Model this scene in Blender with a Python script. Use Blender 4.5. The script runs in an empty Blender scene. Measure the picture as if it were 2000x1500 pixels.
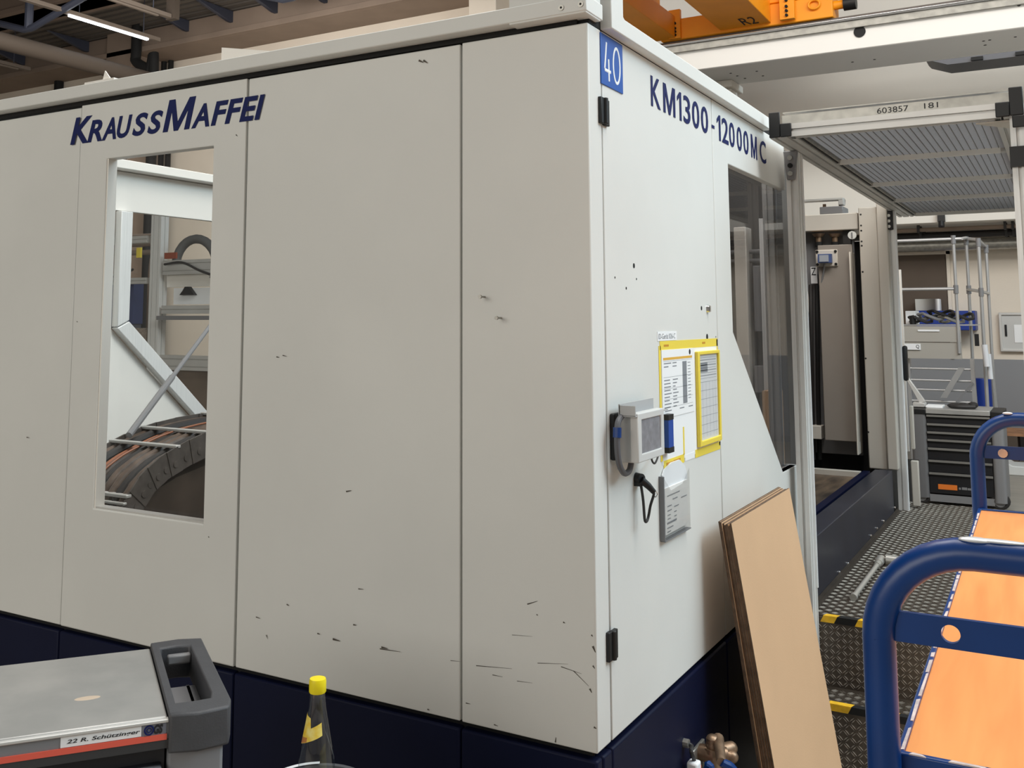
import bpy, bmesh, math, random
from mathutils import Vector as V, Matrix
random.seed(7)
S = bpy.context.scene
COL = S.collection
PI = math.pi

# ---------------------------------------------------------------- camera
F, PX, PY = 1954.23, 905.5, 412.4
YAW, PITCH, ROLL = .5399, .1079, -.0002
CAM = V((.98572, -2.24770, 1.66386))
_f = V((-math.sin(YAW)*math.cos(PITCH), math.cos(YAW)*math.cos(PITCH), math.sin(PITCH)))
_r = V((math.cos(YAW), math.sin(YAW), 0)); _u = _r.cross(_f)
cd = bpy.data.cameras.new('camera'); cam = bpy.data.objects.new('camera', cd); COL.objects.link(cam)
cd.sensor_width = 36; cd.lens = F/2000*36
cd.shift_x = (1000-PX)/2000; cd.shift_y = (PY-750)/2000
cd.clip_start = .05; cd.clip_end = 200
m3 = Matrix((_r, _u, -_f)).transposed()
cam.matrix_world = Matrix.Translation(CAM) @ m3.to_4x4()
S.camera = cam
S.view_settings.view_transform = 'Standard'; S.view_settings.look = 'None'
S.view_settings.gamma = 1; S.view_settings.use_curve_mapping = False
S.view_settings.exposure = 0.0

# ---------------------------------------------------------------- light
w = bpy.data.worlds.new('world'); S.world = w; w.use_nodes = True
bg = w.node_tree.nodes['Background']; bg.inputs[0].default_value = (1, .93, .84, 1); bg.inputs[1].default_value = .24

def area(name, loc, target, sx, sy, power, col):
    l = bpy.data.lights.new(name, 'AREA'); l.shape = 'RECTANGLE'; l.size = sx; l.size_y = sy; l.energy = power; l.color = col
    o = bpy.data.objects.new(name, l); COL.objects.link(o); o.location = loc
    o.rotation_euler = (V(target)-V(loc)).to_track_quat('-Z', 'Y').to_euler()
    return o
# row of roof lights over the aisle on the right of the machine
area('roof_light', (5.6, 3.4, 6.2), (0, 1.6, 1.4), 7.5, 3.0, 500, (.72, .90, 1))
# added fill above the hall for the wall, gantry and platen
area('fill_light_middle', (2.6, .9, 7.6), (.4, 7.5, 2.2), 6, 2.4, 560, (1, .955, .89))
# added fill that brightens the back wall seen through the window
area('fill_light_bay', (-9.0, 6.4, 5.6), (-12.5, 12, 1.5), 5, 2.0, 330, (1, .94, .87))
# added fill from above to brighten the machine interior
area('fill_light_machine', (-1.6, 2.0, 7.6), (-1.8, 2.0, 0), 3, 2, 170, (1, .97, .93))
# added fill behind the camera for the machine front
area('fill_light_front', (-3.5, -10.0, 4.2), (-1.0, 0, 1.4), 8, 4, 370, (1, .96, .875))
# ---------------------------------------------------------------- pixel helpers (points on real planes)
def ray(u, v): return _r*((u-PX)/F) - _u*((v-PY)/F) + _f
def at(u, v, ax, val):
    d = ray(u, v); i = 'xyz'.index(ax); return CAM + d*((val-CAM[i])/d[i])
def hit(u, v, p0, n):
    d = ray(u, v); n = V(n); return CAM + d*((V(p0)-CAM).dot(n)/d.dot(n))

# ---------------------------------------------------------------- materials
def lin(c):
    return tuple((x/12.92 if x <= .04045 else ((x+.055)/1.055)**2.4) for x in [k/255 for k in c]) + (1,)
MATS = {}
def mat(name, rgb, rough=.5, metal=0, var=.0, scale=6, bump=0, bscale=None, emit=0, spec=.5, stretch=None, dark=None):
    if name in MATS: return MATS[name]
    m = bpy.data.materials.new(name); m.use_nodes = True; nt = m.node_tree; p = nt.nodes['Principled BSDF']
    c = lin(rgb); p.inputs['Base Color'].default_value = c; p.inputs['Roughness'].default_value = rough
    p.inputs['Metallic'].default_value = metal; p.inputs['Specular IOR Level'].default_value = spec
    if emit: p.inputs['Emission Color'].default_value = c; p.inputs['Emission Strength'].default_value = emit
    if var or bump:
        tc = nt.nodes.new('ShaderNodeTexCoord'); mp = nt.nodes.new('ShaderNodeMapping'); nt.links.new(tc.outputs['Object'], mp.inputs[0])
        if stretch: mp.inputs['Scale'].default_value = stretch
        nz = nt.nodes.new('ShaderNodeTexNoise'); nz.inputs['Scale'].default_value = scale; nz.inputs['Detail'].default_value = 5
        nt.links.new(mp.outputs[0], nz.inputs['Vector'])
        if var:
            rp = nt.nodes.new('ShaderNodeValToRGB'); rp.color_ramp.elements[0].position = .35; rp.color_ramp.elements[1].position = .65
            lo = lin(dark) if dark else tuple(x*(1-var) for x in c[:3])+(1,)
            hi = c if dark else tuple(min(1, x*(1+var)) for x in c[:3])+(1,)
            rp.color_ramp.elements[0].color = lo; rp.color_ramp.elements[1].color = hi
            nt.links.new(nz.outputs[0], rp.inputs[0]); nt.links.new(rp.outputs[0], p.inputs['Base Color'])
        if bump:
            nb = nt.nodes.new('ShaderNodeTexNoise'); nb.inputs['Scale'].default_value = bscale or scale*8; nb.inputs['Detail'].default_value = 3
            nt.links.new(mp.outputs[0], nb.inputs['Vector'])
            bp = nt.nodes.new('ShaderNodeBump'); bp.inputs['Strength'].default_value = bump; bp.inputs['Distance'].default_value = .01
            nt.links.new(nb.outputs[0], bp.inputs['Height']); nt.links.new(bp.outputs[0], p.inputs['Normal'])
    MATS[name] = m; return m
def glass(name, tint, gloss=.12, rough=.02):
    m = bpy.data.materials.new(name); m.use_nodes = True; nt = m.node_tree; nt.nodes.clear()
    o = nt.nodes.new('ShaderNodeOutputMaterial'); t = nt.nodes.new('ShaderNodeBsdfTransparent'); g = nt.nodes.new('ShaderNodeBsdfGlossy')
    t.inputs[0].default_value = tint+(1,); g.inputs['Roughness'].default_value = rough
    mx = nt.nodes.new('ShaderNodeMixShader'); lw = nt.nodes.new('ShaderNodeLayerWeight'); lw.inputs[0].default_value = .5
    pw = nt.nodes.new('ShaderNodeMath'); pw.operation = 'POWER'; pw.inputs[1].default_value = 5
    mt = nt.nodes.new('ShaderNodeMath'); mt.operation = 'MULTIPLY_ADD'; mt.inputs[1].default_value = .5; mt.inputs[2].default_value = gloss
    nt.links.new(lw.outputs['Facing'], pw.inputs[0]); nt.links.new(pw.outputs[0], mt.inputs[0]); nt.links.new(mt.outputs[0], mx.inputs[0])
    nt.links.new(t.outputs[0], mx.inputs[1]); nt.links.new(g.outputs[0], mx.inputs[2]); nt.links.new(mx.outputs[0], o.inputs[0])
    MATS[name] = m; return m
WHITE = mat('white_enamel', (222, 223, 220), .45, var=.025, scale=2.2, bump=.02, bscale=90)
WHITE2 = mat('white_enamel_inside', (240, 236, 229), .5)
NAVY = mat('navy_enamel', (10, 17, 46), .5, var=.12, scale=3, spec=.16)
NAVYINK = mat('navy_foil', (20, 32, 88), .6, spec=.2)
NAVY2 = mat('dark_blue_enamel', (40, 43, 55), .36, var=.1, scale=4)
ALU = mat('anodised_aluminium', (226, 226, 224), .4, .1, var=.05, scale=5, stretch=(30, 30, 1))
ALUX = mat('anodised_aluminium_rail', (204, 203, 200), .4, .25, var=.05, scale=5)
STEEL = mat('galvanised_steel', (168, 166, 160), .42, .75, var=.14, scale=22)
CHROME = mat('chrome', (215, 215, 215), .14, 1)
BLACK = mat('black_plastic', (17, 17, 19), .5)
VOID = mat('black_paint_and_shade', (12, 12, 13), .8)  # also painted where gaps and voids are only shaded
DGREY = mat('dark_grey_plastic', (70, 71, 75), .55, var=.06, scale=30, bump=.08, bscale=300)
MGREY = mat('mid_grey_paint', (128, 128, 130), .5)
BLUE = mat('blue_enamel', (0, 54, 120), .34, var=.08, scale=14)
SIGNB = mat('sign_blue', (14, 84, 172), .4)
PAPER = mat('white_paper', (240, 242, 244), .7)
INK = mat('grey_ink', (130, 134, 140), .8)
INKB = mat('black_ink', (35, 35, 38), .8)
YEL = mat('yellow_foil', (240, 216, 78), .5)
ORANGE = mat('crane_orange', (246, 156, 18), .5, var=.06, scale=2)
PLATE = mat('tear_plate', (84, 76, 68), .42, .55, var=.14, scale=9)  # canopy shade is put into this darker base colour
PLATED = mat('tear_plate_riser', (96, 88, 80), .5, .45, var=.15, scale=9)
RIB = mat('worn_rib_steel', (138, 130, 120), .38, .75)
RIBD = mat('rib_steel', (196, 188, 178), .35, .6)
CARD = mat('hardboard_face', (206, 170, 134), .75, var=.03, scale=3, bump=.05, bscale=200)
CARDE = mat('hardboard_edge', (92, 72, 56), .85, var=.3, scale=40)
BEIGE = mat('beige_enamel', (206, 200, 190), .5, var=.03, scale=3)
WALL = mat('cream_plaster', (222, 212, 198), .85, var=.03, scale=1.2, bump=.1, bscale=40)
WALLW = mat('white_plaster', (232, 228, 220), .85, var=.02, scale=1)
WAINS = mat('grey_wainscot', (136, 138, 142), .6)
BROWNW = mat('brown_shutter', (88, 76, 66), .8, var=.05, scale=2)
FLOORM = mat('grey_screed', (158, 152, 142), .55, var=.06, scale=1.5, stretch=(1, 6, 1))
DARKROOF = mat('dark_roof_sheet', (46, 39, 34), .8, var=.1, scale=3)
BROWNB = mat('concrete_beam', (138, 122, 109), .85, var=.06, scale=2)
CONDB = mat('conduit_brown', (72, 63, 55), .7)
TUBEB = mat('blue_grey_tube', (58, 62, 76), .5)
RUBBER = mat('black_rubber', (42, 40, 40), .6)
HOSE = mat('greasy_hose', (94, 80, 70), .38, var=.3, scale=20)
HOSEO = mat('orange_cable', (150, 92, 62), .5)
BRASS = mat('dull_brass', (150, 126, 104), .45, .7, var=.2, scale=40)
RED = mat('red_stripe', (226, 96, 78), .5)
ORL = mat('orange_label', (224, 120, 40), .6)
CHIP = mat('bare_chipped_metal', (225, 228, 232), .35, .3)
GLASS = glass('clear_polycarbonate', (.96, .97, .97), .03)
GLASSD = glass('smoked_polycarbonate', (.70, .70, .71), .045)
GLASSB = glass('bottle_glass', (.93, .95, .95), .10)
FILM = glass('clear_film', (.95, .95, .95), .05, .12)

def wood_mat():
    m = bpy.data.materials.new('beech_board'); m.use_nodes = True; nt = m.node_tree; p = nt.nodes['Principled BSDF']
    tc = nt.nodes.new('ShaderNodeTexCoord'); mp = nt.nodes.new('ShaderNodeMapping'); mp.inputs['Scale'].default_value = (14, 1.1, 1)
    nt.links.new(tc.outputs['Object'], mp.inputs[0])
    n = nt.nodes.new('ShaderNodeTexNoise'); n.inputs['Scale'].default_value = 2.2; n.inputs['Detail'].default_value = 6; n.inputs['Distortion'].default_value = .5
    r = nt.nodes.new('ShaderNodeValToRGB'); r.color_ramp.elements[0].position = .3; r.color_ramp.elements[1].position = .72
    r.color_ramp.elements[0].color = lin((236, 148, 82)); r.color_ramp.elements[1].color = lin((254, 172, 100))
    nt.links.new(mp.outputs[0], n.inputs['Vector']); nt.links.new(n.outputs[0], r.inputs[0]); nt.links.new(r.outputs[0], p.inputs['Base Color'])
    p.inputs['Roughness'].default_value = .38; return m
WOOD = wood_mat()

# ---------------------------------------------------------------- mesh helpers
class B:
    def __init__(s): s.bm = bmesh.new()
    def poly(s, pts, mi=0):
        f = s.bm.faces.new([s.bm.verts.new(p) for p in pts]); f.material_index = mi; return s
    def box(s, x0, x1, y0, y1, z0, z1, mi=0, M=None):
        c = [V((x, y, z)) for z in (z0, z1) for y in (y0, y1) for x in (x0, x1)]
        if M: c = [M @ p for p in c]
        v = [s.bm.verts.new(p) for p in c]
        for q in ((0, 2, 3, 1), (4, 5, 7, 6), (0, 1, 5, 4), (2, 6, 7, 3), (0, 4, 6, 2), (1, 3, 7, 5)):
            f = s.bm.faces.new([v[i] for i in q]); f.material_index = mi
        return s
    def prism(s, pts, ax, a, b, mi=0, M=None):
        def P(p, t):
            q = {'x': (t, p[0], p[1]), 'y': (p[0], t, p[1]), 'z': (p[0], p[1], t)}[ax]; q = V(q); return M @ q if M else q
        A = [s.bm.verts.new(P(p, a)) for p in pts]; Bv = [s.bm.verts.new(P(p, b)) for p in pts]; n = len(pts)
        fs = [s.bm.faces.new(A), s.bm.faces.new(Bv[::-1])]
        fs += [s.bm.faces.new((A[i], Bv[i], Bv[(i+1) % n], A[(i+1) % n])) for i in range(n)]
        for f in fs: f.material_index = mi
        return s
    def ring(s, outer, inner, ax, a, b, mi=0):
        # plate with a hole; outer and inner have the same number of points
        def P(p, t): return V({'x': (t, p[0], p[1]), 'y': (p[0], t, p[1]), 'z': (p[0], p[1], t)}[ax])
        n = len(outer); L = [[s.bm.verts.new(P(p, t)) for p in q] for q, t in ((outer, a), (inner, a), (outer, b), (inner, b))]
        for i in range(n):
            j = (i+1) % n
            for q in ((L[0][i], L[0][j], L[1][j], L[1][i]), (L[2][i], L[3][i], L[3][j], L[2][j]), (L[0][i], L[2][i], L[2][j], L[0][j]), (L[1][i], L[1][j], L[3][j], L[3][i])):
                f = s.bm.faces.new(q); f.material_index = mi
        return s
    def tube(s, path, r, n=10, mi=0, closed=False):
        path = [V(p) for p in path]; k = len(path); rings = []; up = None
        for i, p in enumerate(path):
            if closed: t = path[(i+1) % k]-path[i-1]
            else: t = path[min(i+1, k-1)]-path[max(i-1, 0)]
            t.normalize()
            if up is None: up = t.orthogonal().normalized()
            up = (up - t*up.dot(t)).normalized(); sd = t.cross(up)
            rr = r[i] if isinstance(r, (list, tuple)) else r
            rings.append([s.bm.verts.new(p + up*math.cos(2*PI*j/n)*rr + sd*math.sin(2*PI*j/n)*rr) for j in range(n)])
        for i in range(k if closed else k-1):
            a, b = rings[i], rings[(i+1) % k]
            for j in range(n):
                f = s.bm.faces.new((a[j], a[(j+1) % n], b[(j+1) % n], b[j])); f.material_index = mi
        if not closed:
            for q in (rings[0][::-1], rings[-1]):
                f = s.bm.faces.new(q); f.material_index = mi
        return s
    def cyl(s, p0, p1, r0, r1=None, n=16, mi=0): return s.tube([p0, p1], [r0, r0 if r1 is None else r1], n, mi)
    def lathe(s, prof, c, n=24, mi=0, a0=0, a1=2*PI):
        c = V(c); full = abs(a1-a0-2*PI) < 1e-6; m = n if full else n+1
        R = [[s.bm.verts.new(c+V((r*math.cos(a0+(a1-a0)*j/n), r*math.sin(a0+(a1-a0)*j/n), z))) for j in range(m)] for r, z in prof]
        for i in range(len(R)-1):
            for j in range(n):
                k = (j+1) % m
                f = s.bm.faces.new((R[i][j], R[i][k], R[i+1][k], R[i+1][j])); f.material_index = mi
        if full:
            if prof[0][0] > 1e-4: s.bm.faces.new(R[0][::-1]).material_index = mi
            if prof[-1][0] > 1e-4: s.bm.faces.new(R[-1]).material_index = mi
        return s
    def ball(s, c, r, sc=(1, 1, 1), n=14, mi=0):
        M = Matrix.Translation(V(c)) @ Matrix.Diagonal((r*sc[0], r*sc[1], r*sc[2], 1))
        g = bmesh.ops.create_uvsphere(s.bm, u_segments=n, v_segments=max(6, n//2), radius=1, matrix=M)
        for v in g['verts']:
            for f in v.link_faces: f.material_index = mi
        return s

def rootof(o):
    while o.parent: o = o.parent
    return o
def link(name, me, parent=None, local=False):
    o = bpy.data.objects.new(name, me); COL.objects.link(o)
    if parent is not None:
        if not local:
            r = rootof(parent)
            M = Matrix.LocRotScale(r.location, r.rotation_euler, (1, 1, 1)).inverted(); me.transform(M)
        o.parent = parent
    return o
def part(name, b, m, parent=None, bevel=0, label=None, local=False, seg=2, kind=None, angle=32):
    me = bpy.data.meshes.new(name); bmesh.ops.remove_doubles(b.bm, verts=b.bm.verts, dist=1e-6)
    bmesh.ops.recalc_face_normals(b.bm, faces=b.bm.faces); b.bm.to_mesh(me); b.bm.free()
    for x in (m if isinstance(m, (list, tuple)) else [m]): me.materials.append(x)
    me.polygons.foreach_set('use_smooth', [True]*len(me.polygons))
    me.set_sharp_from_angle(angle=math.radians(angle))
    o = link(name, me, parent, local)
    if bevel:
        bv = o.modifiers.new('bevel', 'BEVEL'); bv.width = bevel; bv.segments = seg; bv.limit_method = 'ANGLE'; bv.angle_limit = math.radians(40); bv.harden_normals = False
    if label: o['label'] = label
    if kind: o['kind'] = kind
    return o
def thing(name, label, cat, loc=(0, 0, 0), rz=0, group=None):
    o = bpy.data.objects.new(name, None); COL.objects.link(o); o.location = loc; o.rotation_euler = (0, 0, rz); o.empty_display_size = .1
    return tag(o, label, cat, group)
def tag(o, label, cat, group=None):
    o['label'] = label; o['category'] = cat
    if group: o['group'] = group
    return o
def struct(o): o['kind'] = 'structure'; return o
def text(name, s, origin, right, up, wd, ht, m, parent=None, shear=0, bold=0, local=False):
    cu = bpy.data.curves.new(name, 'FONT'); cu.body = s; cu.size = 1; cu.shear = shear; cu.offset = bold; cu.resolution_u = 4
    t = bpy.data.objects.new('t', cu); COL.objects.link(t); dg = bpy.context.evaluated_depsgraph_get()
    me = bpy.data.meshes.new_from_object(t.evaluated_get(dg)); bpy.data.objects.remove(t); bpy.data.curves.remove(cu)
    xs = [v.co.x for v in me.vertices]; ys = [v.co.y for v in me.vertices]
    x0, x1, y0, y1 = min(xs), max(xs), min(ys), max(ys); o = V(origin); R = V(right).normalized(); U = V(up).normalized()
    if wd is None: wd = (x1-x0)/(y1-y0)*ht
    for v in me.vertices:
        v.co = o + R*((v.co.x-x0)/(x1-x0)*wd) + U*((v.co.y-y0)/(y1-y0)*ht)
    me.materials.clear(); me.materials.append(m); me.name = name
    return link(name, me, parent, local)
def rrect(x0, x1, y0, y1, r, n=4):
    pts = []
    for cx, cy, a in ((x1-r, y1-r, 0), (x0+r, y1-r, PI/2), (x0+r, y0+r, PI), (x1-r, y0+r, 1.5*PI)):
        pts += [(cx+r*math.cos(a+PI/2*i/n), cy+r*math.sin(a+PI/2*i/n)) for i in range(n+1)]
    return pts
def slotprof(x0, x1, y0, y1, nx=1, ny=1, sw=.010, sd=.011):
    # outline of an extruded profile with T-slot grooves
    out = []
    def side(p, q, n):
        p, q = V(p), V(q); d = (q-p); L = d.length; d.normalize(); nrm = V((-d.y, d.x)); out.append(p)
        for k in range(n):
            c = L*(k+.5)/n
            out.extend([p+d*(c-sw/2), p+d*(c-sw/2)+nrm*sd, p+d*(c+sw/2)+nrm*sd, p+d*(c+sw/2)])
    side((x0, y0), (x1, y0), nx); side((x1, y0), (x1, y1), ny); side((x1, y1), (x0, y1), nx); side((x0, y1), (x0, y0), ny)
    return [(p.x, p.y) for p in out]
def arc(c, r, a0, a1, n, f): return [f(c[0]+r*math.cos(a0+(a1-a0)*i/n), c[1]+r*math.sin(a0+(a1-a0)*i/n)) for i in range(n+1)]
def smooth(pts, n=6):
    # Catmull-Rom
    P = [V(p) for p in pts]; P = [P[0]*2-P[1]]+P+[P[-1]*2-P[-2]]; out = []
    for i in range(1, len(P)-2):
        a, b, c, d = P[i-1:i+3]
        for k in range(n):
            t = k/n; out.append(.5*((2*b)+(c-a)*t+(2*a-5*b+4*c-d)*t*t+(3*b-a-3*c+d)*t**3))
    return out+[P[-2]]

# ================================================================ THE HALL
b = B(); b.box(-24, 9, -12, 12.2, -.1, 0); struct(part('floor', b, FLOORM))
b = B(); b.box(-24, 9, 12, 12.2, 0, 9.2); wb = struct(part('wall_back', b, WALL))
b = B(); b.box(-4.6, 8.9, 11.975, 12, .08, 1.17); part('wainscot', b, WAINS, wb)
b = B(); b.box(-24, 9, 11.98, 12, 0, .08); struct(part('baseboard_back', b, MGREY))
b = B(); b.box(-24.2, -24, -12, 12.2, 0, 9.2); struct(part('wall_left', b, WALL))
b = B(); b.box(9, 9.2, -12, 12.2, 0, 2.2).box(9, 9.2, -12, 12.2, 7.6, 9.2); struct(part('wall_right', b, WALLW))
b = B(); b.box(-24, 9, 4, 12.2, 8.4, 8.5).box(-24, -3.5, -6, 4, 8.4, 8.5)
struct(part('ceiling', b, DARKROOF))
# bright upper wall over the aisle, standing a metre proud of the wall below
b = B(); b.box(-4.6, 9, 11, 12, 2.83, 8.4); struct(part('wall_upper', b, WALLW))
# dark brown shutter of a hatch in the back wall
b = B().box(-1.15, -.31, 11.96, 11.998, 1.18, 2.50)
struct(part('window_1', b, BROWNW, bevel=.006))
b = B(); b.box(-.30, -.26, 11.95, 12, 1.17, 2.55).box(-1.2, -.26, 11.95, 12, 2.50, 2.55); struct(part('trim_1', b, WALL))
# roof structure, far left
n = 2
def trim(bx, m, bevel=.01):
    global n
    o = struct(part('trim_%d' % n, bx, m, bevel=bevel)); n += 1; return o
trim(B().box(-24, -4.6, 11.2, 12, 6.95, 7.42).box(-24, -4.6, 11.1, 12, 6.95, 7.06), BROWNB)     # edge beam on the back wall
trim(B().box(-15.5, -14.75, 11.1, 12, 0, 8.4), BROWNB)                                          # column
trim(B().box(-6.95, -6.45, 11.15, 12, 0, 8.4), WALL)
trim(B().box(-24, -4.6, 8.3, 8.8, 6.95, 7.5).box(-24, -4.6, 8.2, 8.9, 6.95, 7.05), mat('cross_beam_brown', (108, 92, 80), .85))      # cross beam
trim(B().box(-24, -4.6, 3.8, 4.3, 6.95, 7.5), BROWNB)
for i, x in enumerate((-13.3, -12.15, -11.05, -9.9, -8.8, -16.2, -18.3)):
    trim(B().prism([(10.2, 7.42), (11.2, 7.42), (11.2, 7.2), (11.1, 7.2)], 'x', x-.04, x+.04), TUBEB)
b = B()
for i in range(14):
    b.box(-24, -4.6, 9.0+.22*i, 9.12+.22*i, 7.44, 7.50)
b.box(-24, -4.6, 8.9, 12, 7.49, 7.54); trim(b, mat('roof_sheet_edge', (96, 90, 84), .8), 0)
for i, y in enumerate((5.2, 6.4, 7.5)):
    trim(B().box(-24, -4.6, y, y+.16, 7.75, 7.95), DARKROOF)
# dark service pipes under the upper wall
for i, (z, y, r) in enumerate(((2.77, 11.3, .025), (2.70, 11.5, .03), (2.74, 11.88, .045))):
    p = part('service_pipe', B().cyl((-3, y, z), (4, y, z), r, n=10), (BROWNB, RUBBER, RUBBER)[i])
    tag(p, ('thin brown service pipe under the white upper wall, nearest', 'dark service pipe behind the thin brown one under the upper wall', 'thick dark service pipe at the back under the upper wall')[i], 'pipe', 'service pipes under the upper wall')
    for x in (-.55, .4, .48):
        part('pipe_clip', B().box(x, x+.03, y-r-.01, y+r+.01, z-r-.012, 2.829), RUBBER, p)
o = part('air_duct', B().cyl((-3, 11.72, 2.60), (4, 11.72, 2.60), .075, n=20), STEEL)
tag(o, 'silver round air duct running along the back wall', 'duct')
for x in (-.45, .75): part('duct_joint', B().cyl((x, 11.72, 2.6), (x+.03, 11.72, 2.6), .079, n=20), STEEL, o)
o = part('floodlight', B().box(-.28, -.20, 10.93, 11, 2.83, 2.93).cyl((-.24, 10.95, 2.83), (-.24, 10.93, 2.77), .035, n=12), BLACK)
tag(o, 'small black wall lamp hanging on the lower edge of the white upper wall', 'lamp')
# notice board on the wall
t = thing('notice_board', 'white framed notice board with papers on the cream back wall', 'notice board', (.56, 11.97, 1.28))
part('board', B().box(.28, .9, 11.955, 11.975, 1.29, 1.73), mat('board_grey', (196, 196, 194), .5), t)
b = B().ring([(.26, 1.27), (.92, 1.27), (.92, 1.75), (.26, 1.75)], [(.29, 1.30), (.89, 1.30), (.89, 1.72), (.29, 1.72)], 'y', 11.93, 11.975)
part('frame', b, ALUX, t, bevel=.004)
part('paper', B().box(.42, .56, 11.948, 11.953, 1.38, 1.60), PAPER, t); part('paper', B().box(.58, .72, 11.948, 11.953, 1.40, 1.62), PAPER, t)
part('pen', B().cyl((.33, 11.945, 1.46), (.33, 11.945, 1.60), .012), INKB, t)
# wooden pallet lying by the back wall
t = thing('wooden_pallet', 'reddish wooden pallet stack by the back wall', 'pallet', (.75, 11.5, 0))
for i in range(5): part('deck_board', B().box(.28, 1.25, 11.15+.15*i, 11.27+.15*i, .32, .35), mat('raw_wood', (176, 130, 96), .8, var=.15, scale=8), t)
for i in range(3): part('block', B().box(.3+.4*i, .42+.4*i, 11.15, 11.85, .02, .32), BROWNW, t)
o = part('floor_box', B().prism([(.30, 0), (1.0, 0), (1.0, .1), (.40, .1), (.30, .16)], 'y', 10.2, 10.6), WHITE, bevel=.01)
tag(o, 'low pale box on the floor behind the far trolley handle', 'box')

# lamps under the roof
LAMP = mat('lamp_tube', (240, 246, 255), .4, emit=9)
def lamp(x, y0, y1, lit, z, label):
    t = thing('strip_lamp', label, 'lamp', (x, (y0+y1)/2, z), group='strip lamps under the roof')
    part('rail', B().box(x-.05, x+.05, y0-.9, y1+.25, z+.03, z+.10), mat('lamp_rail', (112, 102, 93), .6), t, bevel=.006)
    part('lamp_tube', B().box(x-.030, x+.030, y0, y1, z-.005, z+.03), LAMP if lit else MATS['lamp_rail'], t, bevel=.01)
    for y in (y0+.2, y1-.1): part('hanger', B().cyl((x, y, z+.1), (x, y, 8.4), .008, n=6), TUBEB, t)
lamp(-12.75, 8.1, 9.75, True, 6.6, 'lit strip lamp under the dark roof, nearer the back wall')
lamp(-12.70, 4.9, 6.90, True, 6.6, 'lit strip lamp at the top left corner of the picture')
lamp(-16.62, 8.3, 9.9, False, 6.6, 'unlit strip lamp at the left edge under the roof')
lamp(-11.5, 6.9, 8.85, False, 6.6, 'unlit strip lamp under the roof ending at a bracket')
tag(part('hanging_bracket', B().box(-11.6, -11.4, 9.11, 9.22, 6.62, 8.4), CONDB), 'brown flat bracket hanging from the roof at the end of an unlit lamp', 'bracket')
o = part('conduit_pipe', B().cyl((-13.08, 3, 6.0), (-13.08, 11.1, 6.0), .14, n=16), CONDB); tag(o, 'thick brown conduit running under the roof to the column', 'pipe')
for j, (x, y) in enumerate(((-13.5, 7.9), (-9.9, 10.2))):
    b = B(); z = 6.45 if j == 0 else 7.0
    b.tube([(x, y, 8.4), (x, y, z)], .07, 10).tube([(x-3.2, y-.4, z+.95), (x-.1, y, z), (x+.1, y, z), (x+3, y+.3, z+.95)], .06, 10)
    o = part('roof_strut', b, TUBEB, bevel=0); tag(o, ('blue grey V-shaped roof strut at the far left', 'blue grey V-shaped roof strut above the machine front')[j], 'strut')
o = part('drain_pipe', B().tube(smooth([(-14.5, 11.0, 8.2), (-14.5, 11.0, 6.95), (-14.48, 11.0, 6.72), (-14.1, 11.0, 6.5), (-13.98, 11.0, 6.3), (-13.98, 11.0, 0)]), .1, 12), VOID)
tag(o, 'black drain pipe with an offset bend beside the column', 'pipe')
for x in (-14.70, -14.50):
    o = part('riser_pipe', B().cyl((x, 11.9, 0), (x, 11.9, 6.95), .055, n=10), VOID)
    tag(o, 'black upright pipe on the back wall under the edge beam, %s' % ('left of a pair' if x < -14.6 else 'right of a pair'), 'pipe', 'upright pipes on the back wall')
o = part('riser_pipe', B().cyl((-18.03, 11.9, 0), (-18.03, 11.9, 6.95), .1, n=10), VOID); tag(o, 'black upright pipe on the back wall at the far left', 'pipe', 'upright pipes on the back wall')

# overhead crane
t = thing('overhead_crane', 'orange overhead travelling crane above the white gantry beam', 'crane', (-2, 8, 4.95))
part('end_carriage', B().box(-3.0, -1.03, 9.0, 9.35, 4.97, 5.22), ORANGE, t, bevel=.01)
part('end_carriage_upper', B().box(-1.72, -1.03, 8.98, 9.36, 5.22, 5.6), ORANGE, t, bevel=.01)
part('girder', B().box(-3.5, -2.80, 2.0, 9.0, 4.98, 5.24).box(-3.45, -3.0, 2.0, 9.0, 5.24, 5.7), ORANGE, t, bevel=.008)
part('girder', B().box(-2.28, -1.70, 2.0, 9.0, 5.0, 5.75), ORANGE, t, bevel=.008)
part('stiffener', B().box(-2.88, -2.74, 8.94, 9.0, 4.97, 5.32), ORANGE, t, bevel=.004)
part('stiffener', B().box(-1.58, -1.42, 8.90, 8.97, 4.99, 5.6), ORANGE, t, bevel=.004)
for x, zz in ((-2.80, (5.01, 5.05, 5.09, 5.15)), (-1.50, (5.03, 5.08, 5.13, 5.2))):
    for z in zz: part('bolt', B().cyl((x, 8.955 if x < -2 else 8.90, z), (x, 8.92 if x < -2 else 8.87, z), .016, n=8), VOID, t)
part('lifting_eye', B().tube([(-1.22+.06*math.cos(a*PI/8), 8.97, 5.13+.05*math.sin(a*PI/8)) for a in range(16)], .012, 8, closed=True), ORANGE, t)
part('buffer', B().cyl((-1.03, 9.1, 5.12), (-.93, 9.1, 5.12), .05, n=14), ORANGE, t)
part('buffer_pad', B().cyl((-.93, 9.1, 5.12), (-.80, 9.1, 5.12), .075, n=18), BLACK, t)
text('lettering', 'R2', (-1.98, 8.92, 4.996), (1, 0, 0), (0, -1, 0), .17, .28, INKB, t)
t = thing('crane_runway', 'dark steel runway rail under the orange crane', 'rail', (-1, 9.2, 4.8))
part('rail', B().box(-6, 6, 9.05, 9.3, 4.86, 4.965), mat('runway_steel', (100, 92, 86), .6), t)
part('web', B().box(-6, 6, 9.15, 9.2, 4.4, 4.86), MGREY, t)
o = part('cable_pipe', B().cyl((-.8, 9.15, 5.28), (5, 9.15, 5.22), .03, n=8), STEEL); tag(o, 'thin grey pipe right of the orange crane buffer', 'pipe')

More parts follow.
